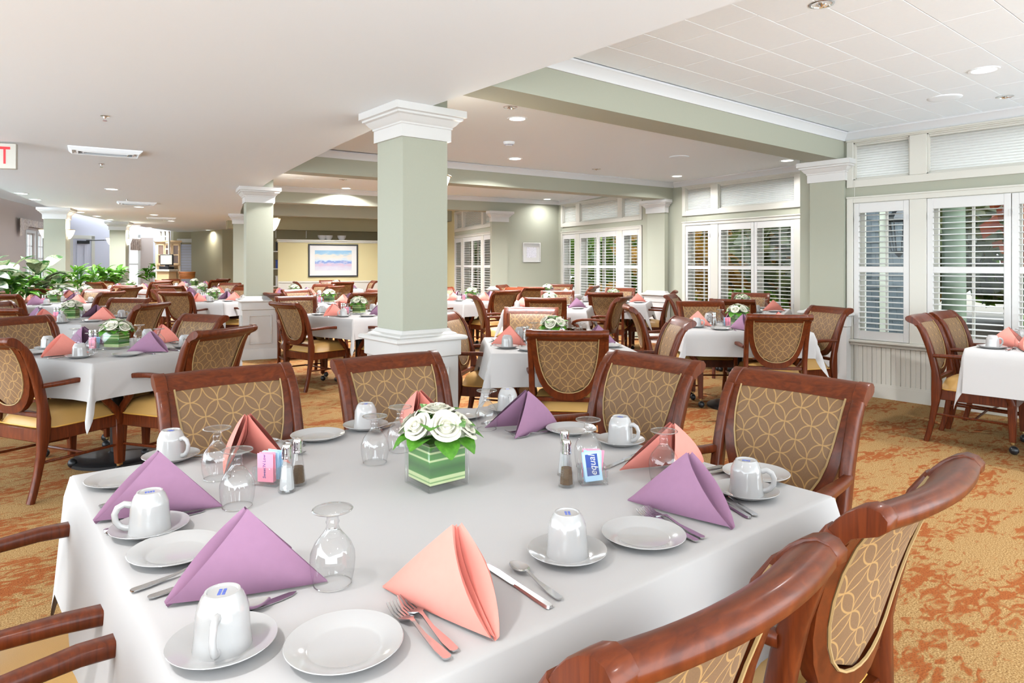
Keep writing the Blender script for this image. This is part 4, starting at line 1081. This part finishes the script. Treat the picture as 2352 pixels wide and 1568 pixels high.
def vent(px, py, w, h, lab):
    v = atz(px, py, ZL); o = empty('ceiling_vent', (v.x, v.y, ZL), -.12)
    rect = lambda a, b, z: [(-a,-b,z),(a,-b,z),(a,b,z),(-a,b,z)]
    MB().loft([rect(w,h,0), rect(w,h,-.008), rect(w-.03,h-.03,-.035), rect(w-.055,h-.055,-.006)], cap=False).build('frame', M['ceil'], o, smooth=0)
    for k in range(1, 5):
        a, b = w-.03-.045*k, h-.03-.045*k
        if b < .02: break
        MB().loft([rect(a+.03,b+.03,-.004), rect(a,b,-.036), rect(a-.006,b-.006,-.035), rect(a+.022,b+.022,-.002)], cap=False).build('louvre_ring', M['ceil'], o, smooth=0)
    MB().box(-w+.04, w-.04, -h+.04, h-.04, -.003, -.001).build('dark_duct', plain('duct_grey', (.25,.25,.26,1), .8), o, smooth=0)
    return tag(o, lab, 'vent', 'ceiling vents')
vent(243, 346, .30, .17, 'larger white louvred ceiling vent on the soffit'); vent(314, 465, .30, .17, 'smaller-looking louvred ceiling vent farther along the soffit'); vent(370, 500, .30, .17, 'distant flat ceiling vent beyond the second one')
def f_sprinkler():
    s = empty('sprinkler_head')
    MB().lathe([(.0001,0),(.03,0),(.03,-.003),(.012,-.006),(.008,-.02),(.0001,-.02)], 16).build('escutcheon', M['chrome'], s, smooth=40)
    MB().lathe([(.0001,-.034),(.016,-.034),(.016,-.037),(.0001,-.037)], 12).build('deflector', M['chrome'], s)
    MB().tube([(-.009,0,-.018),(-.007,0,-.035)], .002, 5).tube([(.009,0,-.018),(.007,0,-.035)], .002, 5).build('yoke', M['chrome'], s)
    return s
proto('sprinkler', f_sprinkler)
for px, py, z, w in ((241,266,ZL,'before the larger vent'), (233,376,ZL,'behind the larger vent'), (292,457,ZL,'beside the second vent'), (376,503,ZL,'beside the distant vent')):
    spawn('sprinkler', tuple(atz(px, py, z)), .3, 'small chrome sprinkler head %s' % w, 'sprinkler', 'sprinkler heads')
def f_recess():
    s = empty('recessed_sprinkler')
    MB().lathe([(.055,.003),(.062,.003),(.063,-.003),(.052,-.004),(.045,.012),(.0001,.012)], 24).build('cup', M['chrome'], s, smooth=40)
    MB().tube([(-.03,0,0),(0,0,-.012),(.03,0,0)], .006, 6).tube([(0,-.02,0),(0,0,-.014),(0,.02,0)], .005, 6).build('yoke', M['chrome'], s)
    return s
proto('recess', f_recess)
for px, py, w in ((1887,9,'cut by the top picture edge'), (1172,246,'near the yellow-lit beam'), (2308,222,'at the right edge of the tiled ceiling'), (1370,388,'middle of the second bay'), (788,412,'left of the thick column')):
    spawn('recess', tuple(atz(px, py, ZH)), .5, 'recessed chrome sprinkler cup %s' % w, 'sprinkler', 'recessed sprinkler cups')
def f_speaker():
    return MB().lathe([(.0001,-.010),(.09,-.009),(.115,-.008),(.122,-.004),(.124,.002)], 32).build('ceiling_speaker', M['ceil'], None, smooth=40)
proto('speaker', f_speaker)
for px, py, w in ((2170,224,'in the tiled ceiling by the right window'), (1560,360,'in the second bay'), (680,411,'left of the thick column')):
    spawn('speaker', tuple(atz(px, py, ZH)), 0, 'round white flush ceiling speaker %s' % w, 'speaker', 'ceiling speakers')
v = atz(1169, 326, ZH); sd = empty('smoke_detector', v)
MB().lathe([(.0001,-.045),(.035,-.045),(.05,-.03),(.062,-.02),(.066,0)], 20).build('body', M['ceil'], sd, smooth=40)
MB().lathe([(.04,-.041),(.053,-.028)], 20).build('sensor_slot', M['shutter_grey'], sd)
tag(sd, 'white smoke detector on the second bay ceiling', 'smoke detector')
# exit sign hanging from the soffit at the left edge
v = atd(-21, 358, 5.9); ang = math.atan2(FY*0 - FX, FY) 
es = empty('exit_sign', (v.x, v.y, 0), -YAW + .32)
MB().box(-.195,.195,-.022,.022,2.18,2.405).build('panel', M['trim'], es, bevel=.004)
MB().tube([(0,0,2.39),(0,0,2.43)], .02, 10).build('canopy', M['white'], es)
t = lettering('EXIT', .215, M['red'], es, (0,-.0235,2.29), (PI/2,0,0), ex=.001, off=.002, sp=1.05); t.scale = (.66,1,1)
tag(es, 'hanging exit sign with red letters at the upper left edge', 'exit sign')
# ================================================================ background things
def picture(p, q, px0, px1, py0, py1, framem, mat_w, art, label, d=.02):
    a, z1 = hit(px0, py0, p, q); b, z0 = hit(px1, py1, p, q)
    e = (V2(q)-V2(p)).normalized(); c = V2(p) + e*((a+b)/2); n = Vector((e.y, -e.x, 0))
    o = empty('framed_picture', (c.x+n.x*.0, c.y+n.y*.0, 0), math.atan2(e.y, e.x)); w = (b-a)/2; k = .035 if w > .3 else .022
    f = MB()
    for x0, x1, u0, u1 in ((-w,-w+k,z0,z1),(w-k,w,z0,z1),(-w+k,w-k,z0,z0+k),(-w+k,w-k,z1-k,z1)): f.box(x0,x1,-.035,-.002,u0,u1)
    f.build('frame', framem, o, bevel=.004)
    MB().box(-w+k, w-k, -.012, -.004, z0+k, z1-k).build('mat_board', M['white'], o, smooth=0)
    MB().box(-w+k+mat_w, w-k-mat_w, -.015, -.012, z0+k+mat_w, z1-k-mat_w).build('print', art, o, smooth=0)
    return tag(o, label, 'picture')
picture(PA0, PA1, 708, 822, 560, 635, M['black'], .13, painting(True), 'framed beach scene under glass on the yellow partition')
picture(EW0, EW1, 1200, 1240, 557, 602, M['white'], .075, painting(False), 'small white-framed pale sketch on the sage end wall')
# bowls and box on the ledge
e_p = (V2(PA1)-V2(PA0)).normalized()
bowl = MB().lathe([(.0001,.004),(.05,.004),(.055,0),(.06,.004),(.1,.05),(.12,.09),(.115,.09),(.095,.052),(.0001,.01)], 20).mesh('serving_bowl', M['china'], smooth=50)
for i, (px, nst) in enumerate(((741,2),(755,2),(786,2))):
    t_, _ = hit(px, 550, PA0, PA1); c = V2(PA0) + e_p*t_ + Vector((-e_p.y, e_p.x, 0))*.07
    for k in range(nst):
        o = link('serving_bowl', bowl, None, (c.x, c.y, 1.965+.03*k)); tag(o, 'white bowl, %s of the %s stack on the partition ledge' % (('lower','upper')[k], ('first','second','third')[i]), 'bowl', 'white bowls on the ledge')
# wall shelf with a small radio above the ledge
sh = empty('wall_shelf', (7.28,19.1,0), math.atan2(e_p.y, e_p.x)); z = 2.37
MB().box(-.55,.55,-.3,0,z,z+.03).build('board', M['trim'], sh, bevel=.003)
for s in (-.42,.42): MB().bar([(s,-.02,z-.28),(s,-.02,z-.02),(s,-.26,z-.01)], .025, .02).build('bracket', M['trim'], sh)
tag(sh, 'white bracket shelf high on the olive wall behind the partition', 'shelf')
ra = empty('stereo', (7.05,19.05,z+.03), math.atan2(e_p.y, e_p.x))
MB().box(-.22,.22,-.12,.1,0,.13).build('case', M['black'], ra, bevel=.01); MB().box(-.1,.1,-.124,-.12,.03,.09).build('display', M['shutter_grey'], ra, smooth=0)
MB().tube([(.2,0,.1),(.3,0,.2),(.42,.02,.06)], .008, 6).build('cable', M['black'], ra)
tag(ra, 'black stereo on the high shelf behind the partition', 'stereo')
# wire shelving beside the partition
ws_ = frame_at('wire_shelf', atd(626,0,17.3), atd(646,0,17.2))
for x in (0,.42):
    for y in (0,.4): MB().tube([(x,y,0),(x,y,1.85)], .016, 6).build('upright', M['white'], ws_)
for zz in (.3,.75,1.2,1.65): MB().box(-.02,.44,-.02,.42,zz,zz+.025).build('shelf', M['white'], ws_, smooth=0)
tag(ws_, 'white wire shelf unit at the partition end', 'shelf')
for i, (zz, m_, ww, hh) in enumerate(((.325,M['white'],.3,.22),(.775,M['white'],.34,.24),(1.225,M['packn'],.26,.2),(1.675,M['black'],.34,.22))):
    b = MB().box(0,ww,.03,.3,0,hh).box(-.01,ww+.01,.02,.31,hh,hh+.02).build('storage_bin', m_, None, ws_.location + Vector((.06,.02,zz)), (0,0,ws_.rotation_euler.z), bevel=.006)
    tag(b, '%s bin on the %s of the wire shelf' % (('white','white lidded','blue','black')[i], ('bottom board','second board','third board','top board')[i]), 'bin', 'bins on the wire shelf')
# cluster of cabinet, terminal, lattice and roll shutter at the far end
e_f = (V2(FE1)-V2(FE0)).normalized(); aF = math.atan2(e_f.y, e_f.x)
rs_ = frame_at('roll_shutter', FE0, FE1); x0, zt = hit(440,557,FE0,FE1); x1, _ = hit(491,557,FE0,FE1)
k = .13
MB().box(x0-k-.35,x0-.35,-.04,0,.0,zt+k).box(x1,x1+k,-.04,0,0,zt+k).box(x0-.35,x1,-.04,0,zt,zt+k).build('frame', M['trim'], rs_, bevel=.006)
n = int((zt-1.0)/.09)
sl = MB().loft([[(0,-.012,z),(x1-x0+.35,-.012,z),(x1-x0+.35,-.02,z),(0,-.02,z)] for z in (0,.082)]).mesh('slat', M['shutter_grey'], smooth=0)
for i in range(n): link('slat', sl, rs_, (x0-.35, -.002*(i % 2), 1.02+.09*i))
MB().box(x0-.35,x1,-.05,-.01,.94,1.02).build('counter_edge', M['white'], rs_, smooth=0); MB().box(x0-.35,x1,-.03,-.005,0,.94).build('lower_panel', M['shutter_grey'], rs_, smooth=0)
tag(rs_, 'grey roll-down shutter in a white frame on the far olive wall', 'shutter')
v = atd(404, 0, 20.3); cb = empty('hutch_cabinet', (v.x, v.y, 0), -YAW+.55)
MB().box(-.52,.12,-.02,.5,1.28,2.0).build('upper_case', M['maple'], cb, bevel=.006)
MB().box(-.56,.16,-.06,.52,2.0,2.05).box(-.54,.14,-.04,.51,1.97,2.0).build('cornice', M['maple'], cb, bevel=.006)
MB().box(-.5,-.46,.0,.48,.9,1.28).box(.06,.1,.0,.48,.9,1.28).box(-.46,.06,.46,.48,.9,1.28).build('side_panels', M['maple'], cb, smooth=0)
MB().box(-.54,.14,-.1,.5,.0,.9).build('base_case', M['maple'], cb, bevel=.006)
for i in range(3):
    xa = -.5 + .2*i; dm = MB()
    for a0, a1, b0, b1 in ((xa,xa+.03,1.31,1.95),(xa+.16,xa+.19,1.31,1.95),(xa,xa+.19,1.31,1.36),(xa,xa+.19,1.9,1.95),(xa,xa+.19,1.6,1.63)): dm.box(a0,a1,-.04,-.02,b0,b1)
    dr = dm.build('door', M['maple'], cb, bevel=.003); MB().box(xa+.03,xa+.16,-.03,-.025,1.36,1.9).build('pane', plain('tinted_pane', sr(120,96,84), .2), dr, smooth=0)
    MB().lathe([(.0001,0),(.012,.004),(.014,.012),(.0001,.02)], 10, (xa+.015,-.05,1.6)).build('knob', M['brass'], dr)
tag(cb, 'light wooden hutch cabinet with three glazed doors at the far end', 'cabinet')
def basket(v, s, lab):
    b = empty('wicker_basket', v, -YAW); 
    for i in range(6):
        z = .035*i; w = .20+.02*i/5
        MB().tube([((w)*math.cos(2*PI*k/20), .13*math.sin(2*PI*k/20)*(1+.05*i), z+.018) for k in range(21)], .02, 6, cap=False).build('woven_ring', M['wicker'], b)
    MB().lathe([(.0001,0),(.19,0),(.19,.01)], 20).build('bottom', M['wicker'], b)
    b.scale = (s,s,s); return tag(b, lab, 'basket')
v = atd(430,638,19.9); basket((v.x, v.y, .9), 1.0, 'brown wicker basket on the cabinet counter')
v = atd(383, 612, 19.6); zt_ = .0
tm_ = empty('order_terminal', (v.x, v.y, 1.2), -YAW-.25)
MB().box(-.22,.22,-.02,.02,.10,.42).build('monitor', M['black'], tm_, bevel=.008); MB().box(-.195,.195,-.0225,-.02,.13,.395).build('screen', plain('pale_screen', sr(206,204,186), .12), tm_, smooth=0)
MB().box(-.16,.16,-.12,.12,-.02,.07).box(-.05,.05,-.02,.05,.06,.14).build('printer_base', M['black'], tm_, bevel=.01)
tag(tm_, 'black touch-screen order terminal before the lattice', 'terminal')
st_ = empty('terminal_stand', (v.x, v.y, 0), -YAW-.25)
MB().box(-.26,.26,-.2,.2,1.12,1.18).build('top', M['trim'], st_, bevel=.005); MB().box(-.2,.2,-.15,.15,0,1.12).build('cabinet', M['maple'], st_, bevel=.005); MB().box(-.24,.24,-.19,.19,0,.1).build('plinth', M['trim'], st_, smooth=0)
tag(st_, 'narrow stand carrying the order terminal', 'stand')
lt = empty('lattice_screen', (*atd(374,0,20.2)[:2],0), -YAW-.5); LH = 2.32
for x in (-.3,-.1,.1,.3): MB().box(x-.022,x+.022,-.02,.02,0,LH-(.25 if x < -.2 else 0)).build('post', M['trim'], lt, smooth=0)
for i in range(11): MB().box(-.3,.3,-.015,.015,.25+.19*i,.285+.19*i).build('rail', M['trim'], lt, smooth=0)
tag(lt, 'cream ladder-like lattice screen beside the order terminal', 'screen')
# atrium details
e_a = (V2(AT2)-V2(AT1)).normalized(); dr_ = frame_at('door_1', AT1, AT2); struct(dr_, 'pale panelled door with a closer beyond the planter')
a, zt = hit(166,548,AT1,AT2); b, _ = hit(209,548,AT1,AT2)
MB().box(a,b,-.03,0,0,zt).build('leaf', M['lav'], dr_, smooth=0)
for x0, x1, z0, z1 in ((a+.12,(a+b)/2-.06,.2,.9),((a+b)/2+.06,b-.12,.2,.9),(a+.12,(a+b)/2-.06,1.05,zt-.2),((a+b)/2+.06,b-.12,1.05,zt-.2)): MB().box(x0,x1,-.045,-.03,z0,z1).build('panel', M['lav'], dr_, bevel=.01)
MB().box(a-.1,a,-.045,0,0,zt+.1).box(b,b+.1,-.045,0,0,zt+.1).box(a-.1,b+.1,-.045,0,zt,zt+.12).build('casing', M['trim'], dr_, smooth=0)
MB().box(b-.45,b-.1,-.12,-.03,zt-.16,zt-.06).bar([(b-.2,-.1,zt-.05),(b+.25,-.35,zt-.03),(b+.5,-.05,zt-.02)], .03, .03, (0,0,1)).build('door_closer', M['metal_dark'], dr_)
wn = frame_at('window_6', AT1, AT2); struct(wn, 'tall bright window strip right of the farther planter column')
a, zt = hit(296,545,AT1,AT2); b, _ = hit(316,545,AT1,AT2)
MB().box(a-.08,a,-.04,0,.5,zt+.1).box(b,b+.08,-.04,0,.5,zt+.1).box(a-.08,b+.08,-.04,0,zt,zt+.1).box(a,b,-.03,0,1.3,1.36).build('casing', M['white'], wn, smooth=0)
MB().box(a,b,-.012,-.004,.5,zt).build('pane', emit('glowing_pane', (.9,.95,1,1), 1.0), wn, smooth=0)  # pane glows by itself in place of daylight
def valance(p, q, pxs, py0, py1, tail, lab):
    a, z1 = hit(pxs[0], py0, p, q); b, z0 = hit(pxs[1], py1, p, q)
    o = frame_at('valance', p, q)
    def fn(u, v):
        x = a + (b-a)*u; y = -.09 - .03*math.sin(u*38); z = z1 - (z1-z0)*v*(1 + (tail if u < .25 else 0)*(1-u/.25 if u < .25 else 0))
        return (x, y, z)
    MB().grid(fn, 48, 6).build('pleated_cloth', M['valance'], o, smooth=60, thick=.004)
    MB().tube([(a,-.05,z1),(b,-.05,z1)], .015, 6).build('rod', M['trim'], o)
    tag(o, lab, 'valance')
valance(AT0, AT1, (37,108), 500, 528, 1.6, 'floral pleated valance over the window behind the plants'); valance(AT1, AT2, (296,321), 548, 575, .0, 'floral valance on the far bright window')
# blush wall panel past the door, low cabinet line
plain_wall('wall_atrium_panel', atd(214,0,23.2), atd(352,0,24.2), M['blush'], h=2.28, t=.05)
# planter along the arcade
PL = [(-2.15,6.6),(-1.2,9.6),(-.25,12.9),(.62,16.0),(1.5,18.3),(2.3,20.1)]
for i, (p_, q_) in enumerate(zip(PL, PL[1:])):
    L_ = (V2(q_)-V2(p_)).length
    o = frame_at('planter_box', p_, q_)
    MB().box(0,L_,0,.06,0,.82).box(0,L_,.44,.5,0,.82).box(0,.05,.06,.44,0,.82).box(L_-.05,L_,.06,.44,0,.82).build('sides', M['trim'], o, smooth=0)
    MB().box(-.005,L_+.005,-.03,.07,.82,.86).box(-.005,L_+.005,.43,.53,.82,.86).build('cap', M['trim'], o, bevel=.004)
    MB().box(.05,L_-.05,.06,.44,.6,.78).build('soil', M['soil'], o, smooth=0)
    tag(o, 'cream planter box, %s section of the row along the arcade' % ('nearest','second','third','fourth','farthest')[i], 'planter', 'planter boxes')
def leafblade(Lb, w, droop, m):
    def fn(u, v):
        x = (2*u-1)*w*math.sin(PI*min(1, v*.93+.05))**.8
        return (x, Lb*v*(1-.15*v), Lb*(.55*v - droop*v*v) + .18*abs(x))
    return MB().grid(fn, 4, 7).mesh('leaf', m, smooth=70)
PM = {'broad': leafblade(.42,.085,.45,M['plantv']), 'lily': leafblade(.34,.05,.5,M['plant']), 'fern': leafblade(.24,.028,.35,M['plant'])}
def houseplant(x, y, kind, n, s, lab, seed):
    r = random.Random(seed); o = empty('leafy_plant', (x,y,.78))
    for i in range(n):
        a = r.uniform(0, 6.28); h = r.uniform(.02,.34)*s*(1.2 if kind == 'broad' else 1)
        c = link('leaf', PM[kind], o, (.05*math.cos(a)*s, .05*math.sin(a)*s, h))
        k = s*r.uniform(.75,1.2); c.scale = (k,k,k); c.rotation_euler = (Matrix.Rotation(a,3,'Z') @ Matrix.Rotation(r.uniform(-.35,.65),3,'X') @ Matrix.Rotation(r.uniform(-.4,.4),3,'Y')).to_euler()
    MB().tube([(0,0,-.04),(.01,0,.2*s),(.0,.02,.42*s)], .012, 6).build('stem', M['plant'], o)
    return tag(o, lab, 'plant', 'plants in the planter')
def along(t):
    segs = [(V2(a), V2(b)) for a, b in zip(PL, PL[1:])]
    for a, b in segs:
        L_ = (b-a).length
        if t <= L_: e = (b-a)/L_; return a + e*t + Vector((-e.y, e.x, 0))*.25
        t -= L_
    return b
for i, (px, d, kind, n, s, lab) in enumerate(((-40,9.6,'broad',26,1.25,'big leafy plant cut by the left picture edge'), (20,10.6,'broad',30,1.25,'tall dark-leaved plant at the left picture edge'), (60,10.6,'lily',34,.9,'low bright green plant below the striped leaves'), (92,11.2,'broad',24,1.3,'broad plant with white-striped leaves before the planter column'), (25,9.8,'lily',30,.85,'low lily-leaved plant at the lower left of the planter'), (132,12.0,'lily',36,1.05,'drooping dark plant beside the first planter column'),
        (150,13.6,'fern',40,.9,'small yellow-green plant at the column foot'), (178,14.6,'fern',46,1.25,'rounded bushy plant right of the first planter column'), (212,15.2,'fern',46,1.2,'second rounded bushy plant right of the planter column'), (240,16.0,'lily',44,1.15,'tall bushy plant before the farther planter column'), (268,16.8,'lily',44,1.1,'last bushy plant before the farther column'))):
    v = atd(px, 0, d); houseplant(v.x, v.y, kind, n, s, lab, 70+i)
for px, w in ((342,'left of the lattice screen'), (366,'behind the lattice screen')):
    v = atd(px, 0, 20.9); pp = houseplant(v.x, v.y, 'lily', 22, 1.2, 'slim green plant %s' % w, 90+px)
    po = MB().lathe([(.0001,.02),(.12,.0),(.14,.2),(.15,.78),(.16,.78),(.16,.8),(.0001,.74)], 16).build('plant_stand', M['trim'], None, (v.x, v.y, 0)); tag(po, 'cream pot stand under the plant %s' % w, 'stand', 'pot stands')
# ================================================================ garden beyond the shutters
lawn = MB().box(7.3,40,-14,34,-.25,-.15).build('ground_patio', M['patio'], smooth=0); struct(lawn, 'pale patio paving outside the windows')
def leafcloud(n, rx, ry, rz, seed, size):
    r = random.Random(seed); b = MB()
    for i in range(n):
        while True:
            p = Vector((r.uniform(-1,1), r.uniform(-1,1), r.uniform(-1,1)))
            if .35 < p.length < 1: break
        c = Vector((p.x*rx, p.y*ry, p.z*rz)); a = Vector((r.gauss(0,1), r.gauss(0,1), r.gauss(0,1))).normalized(); t = a.orthogonal().normalized(); s = size*r.uniform(.6,1.3)
        u = t*s; w = a.cross(t)*s*.6
        b.add([c-u, c+w, c+u, c-w], [(0,1,2,3)])
    return b
GM = {'green': leafmat('garden_green', [(.3, sr(40,74,20)), (.5, sr(90,124,40)), (.72, sr(164,172,76))], 2.0, trans=.45), 'gold': leafmat('garden_gold', [(.3, sr(104,84,32)), (.5, sr(164,122,46)), (.72, sr(200,158,68))], 2.0, trans=.45),
      'red': leafmat('garden_red', [(.3, sr(100,42,28)), (.5, sr(152,74,46)), (.7, sr(188,128,66))], 2.0, trans=.45), 'dark': leafmat('garden_dark', [(.3, sr(46,56,36)), (.55, sr(88,96,58)), (.75, sr(142,130,74))], 1.5, trans=.45)}
def tree(x, y, z, rx, rz, col, lab, n=1900, size=.19, trunk=True):
    o = empty('garden_tree' if trunk else 'garden_shrub', (x,y,-.15))
    leafcloud(n, rx, rx, rz, int(x*10+y*7), size).build('foliage', GM[col], o, (0,0,z), smooth=0)
    MB().tube([(0,0,-.05),(.05,.02,z*.5),(0,0,z)], [.12,.1,.06] if trunk else [.04,.03,.02], 8).build('trunk', M['bark'], o)
    tag(o, lab, 'tree' if trunk else 'shrub', 'garden plants outside the windows')
tree(12.5,5.6,2.3,2.2,2.0,'dark','dark autumn tree outside the second window'); tree(13.5,9.2,2.6,2.4,2.2,'gold','golden tree beyond the second window'); tree(12.6,1.6,2.4,1.9,1.9,'red','russet tree seen through the right-hand window')
tree(15.5,-.8,2.6,2.2,2.2,'gold','golden tree at the far right of the garden'); tree(17.5,3.6,3.0,2.6,2.6,'dark','tall dark tree at the back of the garden'); tree(14.5,12.6,2.8,2.2,2.4,'green','green tree outside the third window'); tree(17,8,3.0,2.8,2.8,'red','large russet tree at the back of the garden')
for i, (x, y, c) in enumerate(((20,-6,'gold'),(21,-1,'dark'),(21,4,'green'),(21,9,'gold'),(20.5,13.5,'dark'),(19,18,'green'),(17,22,'dark'))):
    tree(x, y, 3.4, 3.4, 3.6, c, 'background tree line, %s tree from the right' % ('first','second','third','fourth','fifth','sixth','seventh')[i], 2200, .33)
for x, y, c, w in ((10.6,5.0,'gold','below the second window'), (10.8,6.6,'green','left below the second window'), (11.3,4.7,'red','right below the second window'), (10.4,1.9,'green','behind the porch column'), (10.9,.6,'red','right of the porch column'), (11.8,9.2,'green','below the third window'), (11.6,10.8,'gold','left below the third window'), (12.2,-.8,'green','far right of the patio')):
    tree(x, y, .5, .75, .55, c, '%s leafy shrub %s' % (c.replace('gold','golden'), w), 900, .10, trunk=False)
pc = empty('porch_column', (8.62,2.72,-.15)); 
MB().lathe([(.0001,0),(.16,0),(.16,.1),(.13,.13),(.125,.2),(.105,2.5),(.13,2.55),(.15,2.62),(.15,2.7),(.0001,2.7)], 24).build('shaft', M['porch'], pc, smooth=40); MB().box(-.19,.19,-.19,.19,-.02,.05).build('plinth', M['porch'], pc, smooth=0)
tag(pc, 'round pale green porch column outside the right window', 'column')
la = empty('wall_lantern', (9.03,3.45,1.5)); la.scale = (1.15,1.15,1)
MB().lathe([(.0001,.62),(.012,.60),(.02,.55),(.05,.50),(.13,.42),(.15,.38),(.14,.37)], 6).build('roof', M['black'], la, smooth=0)
MB().loft([[(r*math.cos(PI*k/3), r*math.sin(PI*k/3), z) for k in range(6)] for r, z in ((.07,0),(.13,.37))]).build('glass', M['pane'], la, smooth=0)
for k in range(6):
    c_, s_ = math.cos(PI*k/3), math.sin(PI*k/3); MB().tube([(.07*c_,.07*s_,0),(.13*c_,.13*s_,.37)], .008, 5).build('bar', M['black'], la)
MB().lathe([(.0001,-.08),(.02,-.06),(.04,-.03),(.08,0),(.0001,.0)], 6).build('finial', M['black'], la, smooth=0); MB().bar([(0,.0,.60),(0,.1,.68),(0,.2,.5)], .025, .025).build('wall_arm', M['black'], la)
tag(la, 'black hexagonal lantern on the shingled outside wall', 'lantern')
def patio_chair(x, y, a, w):
    o = empty('patio_chair', (x,y,-.15), a)
    for sx in (-.25,.25): MB().bar([(sx,-.25,0),(sx,-.25,.42),(sx,-.34,.9)], .04, .04).bar([(sx,.25,0),(sx,.25,.6),(sx,-.28,.62)], .04, .04).build('side_frame', M['teak'], o)
    for i in range(6): MB().box(-.25,.25,-.25+.085*i,-.18+.085*i,.41,.43).build('seat_slat', M['teak'], o, smooth=0)
    for i in range(5): MB().box(-.21+.09*i,-.15+.09*i,-.36,-.34,.5,.9).build('back_slat', M['teak'], o, smooth=0)
    tag(o, 'slatted patio chair %s' % w, 'chair', 'patio chairs outside')
patio_chair(9.6,1.75,.6,'nearest the porch column'); patio_chair(9.4,.9,2.2,'right of the patio table'); patio_chair(10.3,1.35,-1.9,'behind the patio table')
to = empty('patio_table', (9.75,1.25,-.15)); MB().lathe([(.0001,.74),(.5,.74),(.5,.71),(.0001,.71)], 24).build('top', M['teak'], to); MB().tube([(0,0,0),(0,0,.72)], .05, 8).build('post', M['teak'], to); tag(to, 'round wooden patio table outside the right window', 'table')
